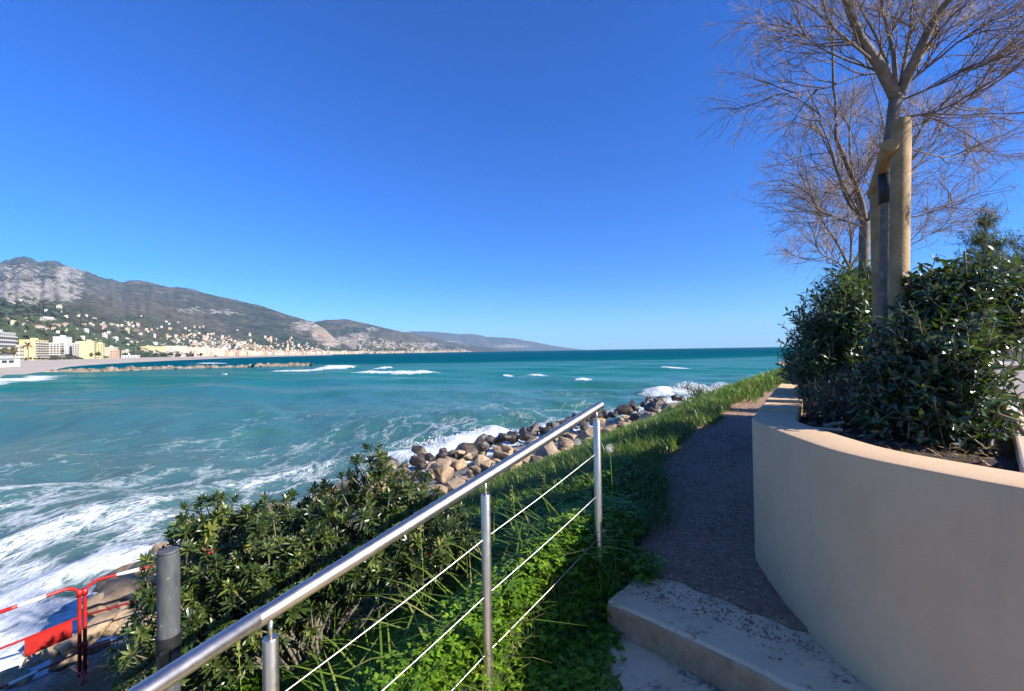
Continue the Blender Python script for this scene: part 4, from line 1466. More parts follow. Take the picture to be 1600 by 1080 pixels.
def build_litter():
    # loose grit on the gravel and the steps
    n = 5200
    t = rng.beta(.8, 2.0, n) * 9
    c = rng.uniform(-.15, 1.0, n)
    pts = EDGE[3:]
    dist = np.concatenate([[0], np.cumsum(np.hypot(*np.diff(pts[:, :2], axis=0).T))])
    P = np.stack([np.interp(t, dist, pts[:, i]) for i in range(3)], -1)
    P2 = np.stack([np.interp(t + .05, dist, pts[:, i]) for i in range(3)], -1)
    T = norm((P2 - P) * [1, 1, 0]); P = P + np.stack([T[:, 1], -T[:, 0], 0 * t], -1) * c[:, None]
    P[:, 2] = np.maximum(P[:, 2], 3.164) + .014
    on_step = P[:, :2] @ s_e < STEP_S + .40
    P[on_step, 2] = 3.163
    P = P[P[:, :2] @ s_e > STEP_S + .03]
    m = noisy('loose_grit', [(.3, (.14, .085, .055)), (.5, (.30, .19, .12)), (.7, (.55, .42, .30))], 9, .9, 0)
    V, Q = lumps(P, rng.uniform(.004, .013, (len(P), 1)) * (1 + .12 * t[:len(P), None]) * np.array([1.2, 1, .7]))
    tag(obj('grit', mesh_data('grit', V, Q, m)), 'loose grit on the gravel path', 'grit', kind='stuff')
    # dry leaves on the planter soil, the step and the wall foot
    n = 900
    x = rng.uniform(1.5, 2.6, n); y = rng.uniform(1.35, 3.0, n)
    k = (y < 1.35 + (x - 1.5) * 2.6 + .9) & (y > (x - 1.84) * .9 + 1.60) & (np.abs(poly_dist(x, y, WALL)) > .27) & (np.abs(poly_dist(x, y, WALL_FAR)) > .27)
    A = np.stack([x[k], y[k], np.full(k.sum(), WTOP - .045)], -1)
    m2 = 45
    s = STEP_S + rng.uniform(.03, .38, m2); q = N0 + rng.beta(2, 1, m2) * 1.0
    B = s_e[None] * s[:, None] + s_n[None] * q[:, None]
    B = np.concatenate([B, np.full((m2, 1), 3.166)], 1)
    L = np.concatenate([A, B])
    D = rng.normal(size=(len(L), 3)) * [1, 1, .15]
    V, Q, mv = leaves(L, D, np.array([0, 0, 1.]) + rng.normal(0, .25, D.shape), np.where(np.arange(len(L)) < len(A), rng.uniform(.02, .055, len(L)), rng.uniform(.012, .03, len(L))), np.where(np.arange(len(L)) < len(A), rng.uniform(.008, .018, len(L)), rng.uniform(.004, .009, len(L))), .2, .35, True)
    lm = leaf_mat('dry_leaf', [(0, (.10, .055, .03)), (.6, (.24, .14, .07)), (1, (.42, .29, .16))], .8, .1, .2)
    tag(obj('leaf_litter', mesh_data('leaf_litter', V, Q, lm, False, {'rnd': np.repeat(rng.random(len(L)), mv)})), 'dry fallen leaves on the soil and the top step', 'leaf litter', kind='stuff')


build_litter()


def build_wild_plant():
    b = on_z(1098, 640, 2.6)
    b = at(1100, 632, 15.0)
    b[2] = ground_z(b[:1], b[1:2])[0]
    top = at(1100, 604, 15.0)[2]
    t = thing('wild_shrub', b, 'dark spindly wild plant on the grass crest in front of the breaking wave', 'plant')
    n = 26
    tops = b + np.stack([rng.normal(0, .45, n), rng.normal(0, .3, n), rng.uniform(.35, 1.0, n) * (top - b[2] + .1)], -1)
    V, Q = stems_to(b, tops, .012, .25)
    part('stems', V, Q, STEM, t, True)
    k = 900
    j = rng.integers(n, size=k); f = rng.uniform(.3, 1.0, k)[:, None]
    B = b + (tops[j] - b) * f + rng.normal(0, .06, (k, 3))
    V, Q, mv = leaves(B, rdir(k, .3), rdir(k), .09, .03, .1, .1, False)
    part('foliage', V, Q, PITTO, t, False, {'rnd': np.repeat(rng.random(k) * .6, mv)})


build_wild_plant()


# ------------------------------------------------------------------ mountains
COAST_PX = [-700, -300, 0, 60, 100, 160, 250, 350, 450, 560, 650, 740, 800, 905]
COAST_D = [120, 230, 400, 450, 520, 720, 1150, 1700, 2300, 3100, 4300, 6200, 8200, 11500]


def mountain_mat():
    m, nt, bs = new_mat('mountain_scrub_and_rock')
    v = coords(nt)
    n1 = noise(nt, v, .004, 6, .62)
    n2 = noise(nt, v, .02, 6, .7)
    veg = ramp(nt, n1, [(.30, (.022, .032, .022)), (.48, (.045, .052, .034)), (.58, (.085, .072, .052)), (.72, (.13, .11, .085))])
    dots = ramp(nt, n2, [(.40, (.38, .38, .38)), (.52, (1.0, 1.0, 1.0)), (.62, (1.6, 1.5, 1.4))])
    veg = mixc(nt, .85, veg, dots, 'MULTIPLY')
    vb = mixc(nt, attr(nt, 'brown'), veg, ramp(nt, n2, [(.35, (.06, .05, .036)), (.65, (.145, .12, .09))]))
    rk = ramp(nt, n2, [(.38, (.09, .08, .07)), (.52, (.26, .235, .21)), (.66, (.42, .385, .35))])
    rk = mixc(nt, attr(nt, 'ochre'), rk, ramp(nt, n2, [(.38, (.12, .085, .055)), (.62, (.42, .31, .20))]))
    rf = math_(nt, 'MULTIPLY_ADD', math_(nt, 'SUBTRACT', n2, .5), 2.2, attr(nt, 'rock'))
    rf = math_(nt, 'MULTIPLY_ADD', math_(nt, 'SUBTRACT', rf, .5), 4.0, .5, clamp=True)
    nt.links.new(mixc(nt, rf, vb, rk), bs.inputs['Base Color'])
    bs.inputs['Roughness'].default_value = .95
    bs.inputs['Specular IOR Level'].default_value = .1
    bump(nt, bs, n2, .8, 30)
    return m


MOUNT = mountain_mat()


def massif(name, label, sil, ridge, x0, x1, nx, nr, power, rough, rocks, browns, seed, coast=None, gully=1.0):
    px = np.linspace(x0, x1, nx)
    py = np.interp(px, [s[0] for s in sil], [s[1] for s in sil])
    py = py - (fbm(px / 7, px * 0 + seed, 4, seed) - .5) * 7 * np.clip((230 - px) / 120, .22, 1) * np.clip((900 - px) / 60, 0, 1)
    dR = np.interp(px, [r[0] for r in ridge], [r[1] for r in ridge])
    d0 = np.interp(px, COAST_PX, COAST_D) if coast is None else np.interp(px, [c[0] for c in coast], [c[1] for c in coast])
    top = np.array([at(a, b, c) for a, b, c in zip(px, py, dR)])
    t = np.concatenate([np.linspace(0, 1, nr), 1 + np.linspace(0, .35, 9)[1:]])
    T, _ = np.meshgrid(t, px, indexing='ij')
    tx = (top[:, 0] / top[:, 1])[None]
    D = d0[None] + (dR - d0)[None] * T
    X = tx * D; Y = D
    zt = top[:, 2][None]
    g = np.where(T <= 1, np.clip(T, 0, 1) ** power, 1 - (T - 1) * 1.6)
    Z = 1.6 + (zt - 1.6) * g
    fl = fbm(px[None] / 9 + T * 1.5, T * 2.2, 4, seed + 5, True) - .55
    sc = 1 / 650.
    nz = fbm(X * sc, Y * sc, 6, seed, True) - .55
    nz2 = fbm(X * sc * 4, Y * sc * 4, 5, seed + 9, True) - .55
    env = np.clip(T, 0, 1) ** .8 * np.clip(1.02 - T, 0.0, 1) ** .5
    Z = Z + zt * rough * env * (nz * 1.2 + nz2 * .6 + fl * .55) * gully
    Z = Z + (fbm(X / 90, Y / 90, 4, seed + 2) - .5) * zt * .022 * np.clip(T * 3, 0, 1)
    Z[0] = -6
    P = np.stack([X, Y, Z], -1)
    ix, iy = to_px(P)
    rock = np.zeros_like(X); och = np.zeros_like(X); br = np.zeros_like(X)
    for cx, cy, rx, ry, a, o in rocks:
        w = a * np.exp(-(((ix - cx) / rx) ** 2 + ((iy - cy) / ry) ** 2) ** 1.5)
        rock = np.maximum(rock, w); och = np.maximum(och, w * o)
    for cx, cy, rx, ry, a in browns:
        br = np.maximum(br, a * np.exp(-(((ix - cx) / rx) ** 2 + ((iy - cy) / ry) ** 2)))
    o = obj(name, mesh_data(name, P.reshape(-1, 3), grid_faces(*X.shape), MOUNT, True, {'rock': rock.ravel(), 'ochre': och.ravel(), 'brown': br.ravel()}))
    tag(o, label, 'mountain', kind='structure')
    return dict(P=P, px=px, t=t, d0=d0)


SIL1 = [(-700, 470), (-300, 430), (-120, 425), (0, 410), (20, 404), (42, 402), (60, 409), (75, 406), (95, 411), (130, 425), (165, 436), (190, 441), (205, 438), (230, 440), (260, 447), (300, 452), (340, 463), (380, 472), (420, 482), (450, 492), (470, 498), (490, 503), (506, 514), (525, 530), (550, 545), (575, 553), (600, 555)]
M1 = massif('mountains', 'grey limestone mountain above the town', SIL1, [(-700, 4200), (0, 5200), (200, 5000), (490, 4000), (600, 3400)], -700, 575, 330, 110, 1.30, .17,
            [(50, 455, 88, 22, .9, 0), (20, 425, 60, 16, .52, 0), (105, 428, 30, 14, .72, .2), (505, 520, 20, 12, .95, .9), (520, 532, 18, 12, .9, .7), (300, 485, 30, 6, .45, 0), (350, 488, 30, 6, .45, 0), (480, 510, 30, 10, .7, .5)],
            [(200, 480, 70, 20, .8), (280, 500, 60, 18, .7), (170, 455, 40, 12, .6)], 3)
M2 = massif('hill', 'lower scrubby hill with ochre cliffs beyond the old town', [(400, 540), (430, 522), (490, 503), (510, 500), (540, 499), (570, 505), (600, 513), (640, 521), (670, 527), (700, 534), (740, 541), (780, 545.5), (800, 547), (840, 548)],
            [(400, 5200), (490, 5000), (640, 5600), (800, 8300), (840, 9000)], 420, 835, 170, 70, 1.15, .16,
            [(560, 528, 22, 9, .7, .6), (545, 537, 30, 12, .9, .6), (600, 540, 50, 8, .7, .5), (660, 540, 40, 6, .6, .3), (580, 515, 12, 4, .6, 0)], [(620, 530, 60, 10, .5)], 17, [(420, 3800), (560, 3400), (650, 4300), (740, 6000), (800, 8000), (840, 8900)])
M3 = massif('far_hills', 'distant ridge fading to blue along the coast', [(560, 533), (610, 522), (645, 517.5), (680, 519), (700, 520.5), (720, 522), (740, 522), (760, 526), (785, 528), (800, 528.5), (830, 534), (860, 539.5), (885, 543.5), (905, 546), (920, 547.2)],
            [(560, 11500), (700, 12500), (800, 13500), (920, 14500)], 560, 915, 130, 50, 1.05, .15, [(700, 535, 40, 5, .4, 0), (800, 541, 40, 4, .5, 0)], [], 29, [(560, 9000), (700, 9500), (800, 11000), (920, 14000)])


# ------------------------------------------------------------------ beach, breakwaters
def build_beach():
    out = [(-700, 760), (-200, 640), (-60, 599), (0, 590.5), (25, 588), (50, 585.5), (70, 582), (88, 577), (105, 573.2), (125, 571.3), (160, 569), (220, 565.6), (280, 562.8), (330, 560.7), (380, 558.8), (450, 556.8), (520, 555.0)]
    rows = []
    ns = 14
    ex = np.interp(np.linspace(0, len(out) - 1, 120), np.arange(len(out)), [o[0] for o in out])
    ey = np.interp(np.linspace(0, len(out) - 1, 120), np.arange(len(out)), [o[1] for o in out])
    A = np.array([on_z(a, b, .25) for a, b in zip(ex, ey)])
    d0 = np.interp(ex, COAST_PX, COAST_D) * 1.02
    Bx = np.array([at(a, 560, d) for a, d in zip(ex, d0)])
    V = []
    for f in np.linspace(-.04, 1, ns):
        p = A + (Bx - A) * f
        p[:, 2] = .25 + 2.2 * np.clip(f * 1.3, -.2, 1) + (fbm(p[:, 0] / 9, p[:, 1] / 9, 3, 4) - .5) * .25
        if f < 0: p[:, 2] = -.8
        V.append(p)
    V = np.stack(V, 0)
    m = noisy('pale_shingle_sand', [(.3, (.27, .22, .175)), (.5, (.36, .30, .24)), (.7, (.45, .385, .31))], .05, .95, .2, .3)
    tag(obj('beach', mesh_data('beach', V.reshape(-1, 3), grid_faces(ns, 120)[:, ::-1], m, True)), 'pale beach below the seafront buildings', 'beach', kind='structure')


build_beach()


build_surf()


def build_breakwaters():
    rk = noisy('breakwater_stone', [(.3, (.07, .055, .04)), (.5, (.18, .145, .105)), (.7, (.30, .25, .19))], .5, .9, .4, .2)
    for pts, lab in ((((72, 582.5), (200, 578.6), (330, 575), (393, 574)), 'long low stone breakwater running out from the far beach'),
                     (((402, 572.5), (440, 572), (487, 571.2)), 'short detached stone breakwater in line with the longer one')):
        W = np.array([on_z(a, b, 0) for a, b in pts])
        dist = np.concatenate([[0], np.cumsum(np.linalg.norm(np.diff(W, axis=0), axis=1))])
        ss = np.arange(0, dist[-1], .22)
        A = np.stack([np.interp(ss, dist, W[:, i]) for i in range(3)], -1)
        T = norm(np.gradient(A, axis=0)); Nn = np.stack([-T[:, 1], T[:, 0], 0 * ss], -1)
        cc = np.linspace(-3.4, 3.4, 30)
        G = A[:, None] + Nn[:, None] * cc[None, :, None]
        L1 = vnoise(G[..., 0] / 1.1, G[..., 1] / 1.1, 3); L2 = vnoise(G[..., 0] / .5, G[..., 1] / .5, 9); L3 = fbm(G[..., 0] / 9, G[..., 1] / 9, 3, 5)
        G[..., 2] = (1.25 - .42 * np.abs(cc)[None]) * (.55 + .8 * L3) + (L1 - .5) * 1.1 + (L2 - .5) * .5 - .15
        V, Q = G.reshape(-1, 3), [grid_faces(len(ss), len(cc))]
        o = single('breakwater', V, Q, rk, W[0])
        tag(o, lab, 'breakwater')


build_breakwaters()


# ------------------------------------------------------------------ town
def wall_mat(name, cols):
    m, nt, bs = new_mat(name)
    oi = nt.nodes.new('ShaderNodeObjectInfo')
    cols = [tuple(q * .60 for q in c) for c in cols]
    nt.links.new(ramp(nt, oi.outputs['Random'], [(i / (len(cols)), c) for i, c in enumerate(cols)], 'CONSTANT'), bs.inputs['Base Color'])
    bs.inputs['Roughness'].default_value = .85
    return m


HOUSE = wall_mat('house_render', [(.62, .56, .46), (.70, .66, .58), (.60, .47, .36), (.66, .58, .40), (.72, .70, .66), (.58, .42, .34), (.66, .60, .52)])
OLDT = wall_mat('old_town_render', [(.62, .48, .32), (.60, .40, .26), (.66, .56, .42), (.55, .34, .22), (.68, .60, .46), (.62, .50, .30)])
ROOF = noisy('clay_roof', [(.3, (.26, .13, .085)), (.7, (.38, .20, .13))], .6, .9, 0)
WIN = plain('dark_window', (.035, .04, .045), .25)
TREE_F = noisy('far_tree_green', [(.3, (.020, .032, .014)), (.6, (.04, .058, .022)), (.8, (.075, .085, .035))], .15, .9, .6, .6, 6, .6)
TREE_N = noisy('far_tree_olive', [(.3, (.045, .042, .016)), (.7, (.12, .10, .04))], .15, .9, .6, .6, 6, .6)


def make_house(kind, wm):
    parts = []
    V = []; Fs = []; M = []
    w, d, h = {'villa': (13, 10, 7), 'block': (16, 11, 13), 'long': (26, 10, 7.5), 'tall': (11, 10, 15)}[kind]
    o = [0]

    def add(vf, k):
        v, f = vf
        V.append(v)
        for a in f:
            Fs.append(np.asarray(a) + o[0]); M.extend([k] * len(a))
        o[0] += len(v)
    add(box((0, 0, h / 2 - 3), (w, d, h + 6)), 0)
    if kind in ('villa', 'long'):
        e = .7
        R_ = np.array([(-w / 2 - e, -d / 2 - e, h + .02), (w / 2 + e, -d / 2 - e, h + .02), (w / 2 + e, d / 2 + e, h + .02), (-w / 2 - e, d / 2 + e, h + .02), (-w / 2 + 4, 0, h + 2.2), (w / 2 - 4, 0, h + 2.2)])
        add((R_, [np.array([[0, 1, 5, 4], [2, 3, 4, 5]])]), 1)
        add((R_, [np.array([[1, 2, 5], [3, 0, 4]])]), 1)
    else:
        add(box((0, 0, h + .35), (w + .5, d + .5, .7)), 0)
        add(box((w * .2, 0, h + 1.6), (3.5, 3.5, 1.8)), 0)
    fl = max(2, int(h / 3))
    for f in range(fl):
        z = f * h / fl + h / fl * .52
        for x in np.arange(-w / 2 + 2, w / 2 - 1, 3.2):
            add(box((x, -d / 2 - .03, z), (1.3, .16, 1.7)), 2)
        for y in (-d / 4, d / 4):
            add(box((w / 2 + .03, y, z), (.16, 1.3, 1.7)), 2)
    return mesh_data('house', np.concatenate(V), Fs, [wm, ROOF, WIN], False, None, M)


def slope_point(M, px, t):
    i = np.interp(px, M['px'], np.arange(len(M['px']))); j = np.interp(t, M['t'], np.arange(len(M['t'])))
    i0 = int(min(i, len(M['px']) - 2)); j0 = int(min(j, len(M['t']) - 2)); fi = i - i0; fj = j - j0
    P = M['P']
    return (P[j0, i0] * (1 - fi) + P[j0, i0 + 1] * fi) * (1 - fj) + (P[j0 + 1, i0] * (1 - fi) + P[j0 + 1, i0 + 1] * fi) * fj


def facing(p):
    return math.atan2(-p[0], p[1]) * -1.0


def build_town():
    kinds = [('villa', HOUSE), ('block', HOUSE), ('long', HOUSE), ('tall', HOUSE)]
    protos = [make_house(*k) for k in kinds]
    old = [make_house(k, OLDT) for k in ('villa', 'block', 'tall')]
    rr = np.random.default_rng(99)
    cand = []
    for k in range(1300):
        px = rr.uniform(-40, 560)
        # density: thick just behind the shore, thinning uphill, thinner above the near apartments
        t = rr.beta(1.0, 4.6) * (.30 + .25 * math.exp(-((px - 420) / 90) ** 2)) + .012
        if px < 190 and (t < .09 or t > .22): continue
        p = slope_point(M1, px, t)
        if float(fbm(np.array(p[0] / 160), np.array(p[1] / 160), 3, 61)) < .40 + .45 * t: continue
        cand.append((float(np.hypot(p[0], p[1])), px, t, p))
    for k in range(420):
        px = rr.uniform(560, 730); t = rr.beta(1, 3) * .6 + .01
        p = slope_point(M2, px, t)
        if float(fbm(np.array(p[0] / 260), np.array(p[1] / 260), 3, 61)) < .44 + .2 * t: continue
        cand.append((float(np.hypot(p[0], p[1])), px, t, p))
    cand.sort(key=lambda c: c[0])
    mass = cand[290:]
    for d, px, t, p in cand[:290]:
        is_old = 400 < px < 500 and t < .07
        me = old[rr.integers(3)] if is_old else protos[rr.choice(4, p=[.42, .22, .22, .14])]
        o = obj('hillside_house', me, None, p - [0, 0, .5], (0, 0, facing(p) + rr.normal(0, .35)))
        s = rr.uniform(.7, 1.25) * float(np.clip(d / 1900, .5, 1.1))
        o.scale = (s * rr.uniform(.9, 1.4), s, s * rr.uniform(.8, 1.1))
        if is_old: tag(o, 'small ochre old town house at the foot of the far slope', 'house', 'old town houses')
        elif t < .06: tag(o, 'small pale house in the dense town behind the far seafront', 'house', 'houses of the far town')
        else: tag(o, 'small pale villa scattered on the far hillside', 'house', 'villas on the hillside')
    # everything beyond the 290 nearest: one mass
    ch = []; rnds = []
    for d, px, t, p in mass:
        w, h = rr.uniform(13, 30), rr.uniform(7, 15)
        ch.append(box(p + [0, 0, h / 2 - 4], (w, rr.uniform(10, 14), h + 8), facing(p) + rr.normal(0, .3)))
        rnds += [rr.random()] * 8
    for k in range(1500):
        px = rr.uniform(20, 570)
        if rr.random() > np.clip((px - 40) / 260, .08, 1): continue
        t = .02 + rr.beta(1.0, 2.6) * .36
        p = slope_point(M1, min(px, 565), t)
        if float(fbm(np.array(p[0] / 210), np.array(p[1] / 210), 3, 64)) < .47 + .25 * t: continue
        sz = .45 + .5 * min(1, p[1] / 2400)
        w, h = rr.uniform(9, 20) * sz, rr.uniform(5, 9) * sz
        ch.append(box(p + [0, 0, h / 2 - 3], (w, rr.uniform(8, 12) * sz, h + 6), facing(p) + rr.normal(0, .35)))
        rnds += [rr.choice([.45, .55, .58, .8, .2])] * 8
    # continuous seafront belt of the distant old town and its harbour quarter
    for k in range(900):
        px = rr.uniform(300, 570)
        t = abs(rr.normal(0, .018)) + .004
        p = slope_point(M1, min(px, 565), t)
        w, h = rr.uniform(14, 26), rr.uniform(10, 19)
        ch.append(box(p + [0, 0, h / 2 - 4], (w, rr.uniform(10, 14), h + 8), facing(p) + rr.normal(0, .25)))
        rnds += [rr.random()] * 8
    for k in range(260):
        px = rr.uniform(560, 735)
        p = slope_point(M2, px, abs(rr.normal(0, .02)) + .006)
        w, h = rr.uniform(14, 34), rr.uniform(9, 16)
        ch.append(box(p + [0, 0, h / 2 - 4], (w, rr.uniform(10, 14), h + 8), facing(p) + rr.normal(0, .25)))
        rnds += [rr.random()] * 8
    m, nt, bs = new_mat('distant_town_render')
    nt.links.new(ramp(nt, attr(nt, 'rnd'), [(0, (.40, .29, .18)), (.15, (.36, .23, .14)), (.3, (.44, .37, .27)), (.5, (.52, .47, .40)), (.62, (.30, .21, .14)), (.75, (.42, .33, .24)), (.9, (.22, .16, .12))], 'CONSTANT'), bs.inputs['Base Color'])
    bs.inputs['Roughness'].default_value = .9
    V, Fs = join(ch)
    tag(obj('distant_town', mesh_data('distant_town', V, Fs, m, False, {'rnd': rnds})), 'tightly packed pale houses of the distant seafront town', 'town', kind='stuff')
    # trees between the houses: beyond counting
    C = []; Sz = []
    for k in range(2600):
        px = rr.uniform(-60, 720)
        M, lo, hi = (M1, .012, .34) if px < 556 else (M2, .02, .5)
        t = lo + rr.beta(1, 2.6) * hi
        if px < 160 and t < .03: continue
        p = slope_point(M, px, t)
        d = p[1]
        s = rr.uniform(5, 11) * (1 + d / 5000)
        C.append(p + [0, 0, s * .3]); Sz.append(np.array([s * 1.3, s * 1.3, s]))
    V, Fs = lumps(C, Sz)
    tag(obj('hillside_trees', mesh_data('hillside_trees', V, Fs, TREE_F, False)), 'dark trees scattered between the far houses', 'trees', kind='stuff')


build_town()


def apartment(x0, x1, ytop, d, side, floors, bays, wall, front, right, label, group='seafront apartment blocks', base_z=2.3, rot=33, roofbox=True, shade=None):
    """block whose blank or windowed end faces the camera and whose right flank faces the sea"""
    p0 = at((x0 + x1) / 2, 555, d)
    th = math.atan2(p0[0], p0[1])
    w = (x1 - x0) * d * math.cos(th) / F / .96
    h = at((x0 + x1) / 2, ytop, d)[2] - base_z
    p = np.array([p0[0], p0[1], base_z])
    t = thing('apartment_block', p, label, 'apartment block', group, R(rot))

    def loc(name, vf, m, par=None):
        return obj(name, mesh_data(name, vf[0], vf[1], m), par or t)
    loc('wall', box((0, side / 2, h / 2 - 1.5), (w, side, h + 3)), wall)
    loc('parapet', box((0, side / 2, h + .45), (w + .5, side + .5, .9)), wall)
    if roofbox: loc('roof_housing', box((w * .1, side * .4, h + 2.0), (min(5, w * .5), 5, 2.2)), wall)
    fh = h / floors
    slab = BALC
    wm = mesh_data('window', *box((0, 0, 0), (1.5, .2, 1.7)), WIN)
    wms = mesh_data('window', *box((0, 0, 0), (.2, 1.8, 1.8)), WIN)

    def face(kind, length, is_right):
        if kind == 'blank': return
        for f in range(floors):
            z = fh * (f + .55)
            n = max(1, int(length / 4.2)) if bays is None else bays
            for b in range(n):
                s = (b + .5) / n * length
                if is_right: obj('window', wms, t, (w / 2 + .02, s, z))
                else: obj('window', wm, t, (-w / 2 + s, -.02, z))
            if kind == 'balcony' and f > 0:
                zz = fh * f
                if is_right: loc('balcony', box((w / 2 + .85, length / 2, zz + .45), (1.6, length - .6, 1.1)), slab)
                else: loc('balcony', box((0, -.85, zz + .45), (length - .6, 1.6, 1.1)), slab)
    face(front, w, False)
    face(right, side, True)
    return t


BALC = plain('pale_balcony', (.50, .47, .42), .8)
W_Y = plain('yellow_render', (0.548, 0.444, 0.222), .85)
W_C = plain('cream_render', (0.518, 0.459, 0.355), .85)
W_W = plain('white_render', (0.577, 0.577, 0.577), .85)
W_P = plain('pink_render', (0.518, 0.385, 0.311), .85)
W_S = plain('salmon_render', (0.488, 0.296, 0.200), .85)
W_G = plain('pale_grey_render', (0.459, 0.444, 0.422), .85)


def build_seafront():
    A = apartment
    A(-34, -4, 519, 395, 40, 7, None, W_G, 'balcony', 'balcony', 'pale grey block of balconies at the left edge of the photo')
    A(14, 30, 541, 430, 12, 4, 3, W_C, 'windows', 'windows', 'low cream block behind the yellow-brown trees', roofbox=False)
    A(30, 55, 532, 470, 40, 8, 5, W_Y, 'blank', 'balcony', 'yellow block with a blank end wall behind the tall palm')
    A(73, 93, 536.5, 560, 18, 7, 4, W_C, 'balcony', 'balcony', 'cream balconied block just left of the white tower')
    A(83, 101, 527, 620, 34, 10, 3, W_W, 'blank', 'windows', 'white tower block, tallest on the seafront')
    A(113, 124, 537, 640, 14, 8, 3, W_C, 'balcony', 'windows', 'narrow beige balconied block right of the white tower')
    A(124, 147, 534, 650, 14, 8, 5, W_Y, 'blank', 'windows', 'broad yellow block with plain wall right of the white tower')
    A(148, 160, 537.5, 705, 16, 7, 3, W_Y, 'windows', 'windows', 'smaller yellow block at the right end of the yellow pair')
    A(160, 181, 543.5, 780, 20, 5, 5, W_C, 'windows', 'windows', 'low cream block right of the yellow blocks')
    A(172, 184, 548, 740, 16, 4, 3, W_S, 'windows', 'windows', 'salmon pink house on the seafront by the small pines')
    A(190, 217, 556, 800, 14, 2, 6, W_W, 'windows', 'windows', 'long low white pavilion in front of the row of pines', roofbox=False)
    A(218, 282, 530.5, 1750, 20, 5, 16, W_P, 'windows', 'windows', 'very long pink block on the slope above the pines', base_z=28)
    A(185, 216, 535, 1600, 20, 5, 8, W_C, 'windows', 'windows', 'long cream block left of the long pink one', base_z=24)
    A(205, 258, 542, 1250, 18, 4, 14, W_Y, 'windows', 'windows', 'long pale yellow block just above the row of pines', base_z=6)
    A(255, 292, 541, 1420, 18, 5, 9, W_C, 'windows', 'windows', 'wide cream block right of the long yellow one', base_z=4)
    A(290, 322, 543, 1480, 20, 5, 8, W_P, 'windows', 'windows', 'pinkish block right of the wide cream one', base_z=3)
    A(324, 350, 545, 1620, 20, 5, 7, W_C, 'balcony', 'windows', 'cream seafront block left of the brown tree clump', base_z=3)
    # church tower of the old town
    p = at(450, 556, 2420); p[2] = 8
    t = thing('church_tower', p, 'slim ochre bell tower rising above the old town', 'church tower', rz=R(25))
    h = at(450, 535, 2420)[2] - 8
    ow = plain('ochre_tower', (.60, .40, .22), .85)
    obj('shaft', mesh_data('shaft', *box((0, 0, h * .36), (9, 9, h * .72)), ow), t)
    obj('belfry', mesh_data('belfry', *box((0, 0, h * .8), (7.4, 7.4, h * .16)), ow), t)
    V = np.array([(-4.4, -4.4, h * .88), (4.4, -4.4, h * .88), (4.4, 4.4, h * .88), (-4.4, 4.4, h * .88), (0, 0, h * 1.05)])
    obj('spire', mesh_data('spire', V, [np.array([[0, 1, 4], [1, 2, 4], [2, 3, 4], [3, 0, 4]])], ROOF), t)
    # beach pavilion and kiosk at the left
    p = at(6, 577, 178); p[2] = 1.2
    t = thing('beach_pavilion', p, 'white flat-roofed beach pavilion with dark openings at the left edge', 'pavilion', rz=R(28))
    obj('wall', mesh_data('wall', *box((0, 2, 1.6), (6.5, 4, 3.6)), W_W), t)
    obj('roof', mesh_data('roof', *box((-.2, 1.8, 3.65), (7.6, 5.4, .35)), W_W), t)
    for x in (-1.9, .2, 2.2): obj('opening', mesh_data('opening', *box((x, -.02, 2.1), (1.5, .2, 1.1)), WIN), t)
    p = at(22.5, 576, 182); p[2] = 1.3
    t = thing('beach_kiosk', p, 'small dark grey kiosk right of the white beach pavilion', 'kiosk', rz=R(28))
    obj('wall', mesh_data('wall', *box((0, 1, 1.4), (2.0, 2, 2.8)), plain('kiosk_grey', (.16, .16, .15), .8)), t)
    obj('roof', mesh_data('roof', *box((0, 1, 2.9), (2.4, 2.4, .18)), W_G), t)


build_seafront()


def far_tree(px, ybase, ytop, d, wpx, m, label, name='seafront_tree', group='seafront trees', trunk=.3):
    b = at(px, ybase, d)
    t_ = at(px, ytop, d)
    th = math.atan2(b[0], b[1])
    w = wpx * d * math.cos(th) / F
    h = t_[2] - b[2]
    t = thing(name, b, label, 'tree', group)
    n = 36
    dd = rdir(n); r = rng.random(n) ** .4
    hc = h * (1 - trunk)
    C = b + np.array([0, 0, h * trunk + hc / 2]) + dd * r[:, None] * np.array([w / 2, w / 2, hc / 2]) * .78
    V, Q = lumps(C, rng.uniform(.28, .5, (n, 1)) * np.array([w * .55 + hc * .1, w * .55 + hc * .1, hc * .6]))
    part('crown', V, Q, m, t)
    V, Q = tube(np.array([b - [0, 0, 1.5], b + [0, 0, h * (trunk + .25)]]), [h * .03, h * .018], 6)
    part('trunk', V, Q, BARK, t)


def far_palm(px, ybase, ytop, d, label):
    b = at(px, ybase, d); tp = at(px, ytop, d)
    h = tp[2] - b[2]
    t = thing('palm_tree', b, label, 'palm tree')
    V, Q = tube(np.array([b - [0, 0, 1], b + [.1, 0, h * .4], b + [0, 0, h * .82]]), [h * .028, h * .022, h * .02], 7)
    part('trunk', V, Q, BARK, t)
    c = b + np.array([0, 0, h * .80])
    n = 46
    a = rng.random(n) * 6.28; el = rng.uniform(-.5, 1.3, n)
    D = np.stack([np.cos(a) * np.cos(el), np.sin(a) * np.cos(el), np.sin(el)], -1)
    V, Q, mv = leaves(np.repeat(c[None], n, 0), D, np.array([0, 0, 1.]) + 0 * D, h * .34, h * .05, .1, .45)
    part('crown', V, Q, TREE_N, t)


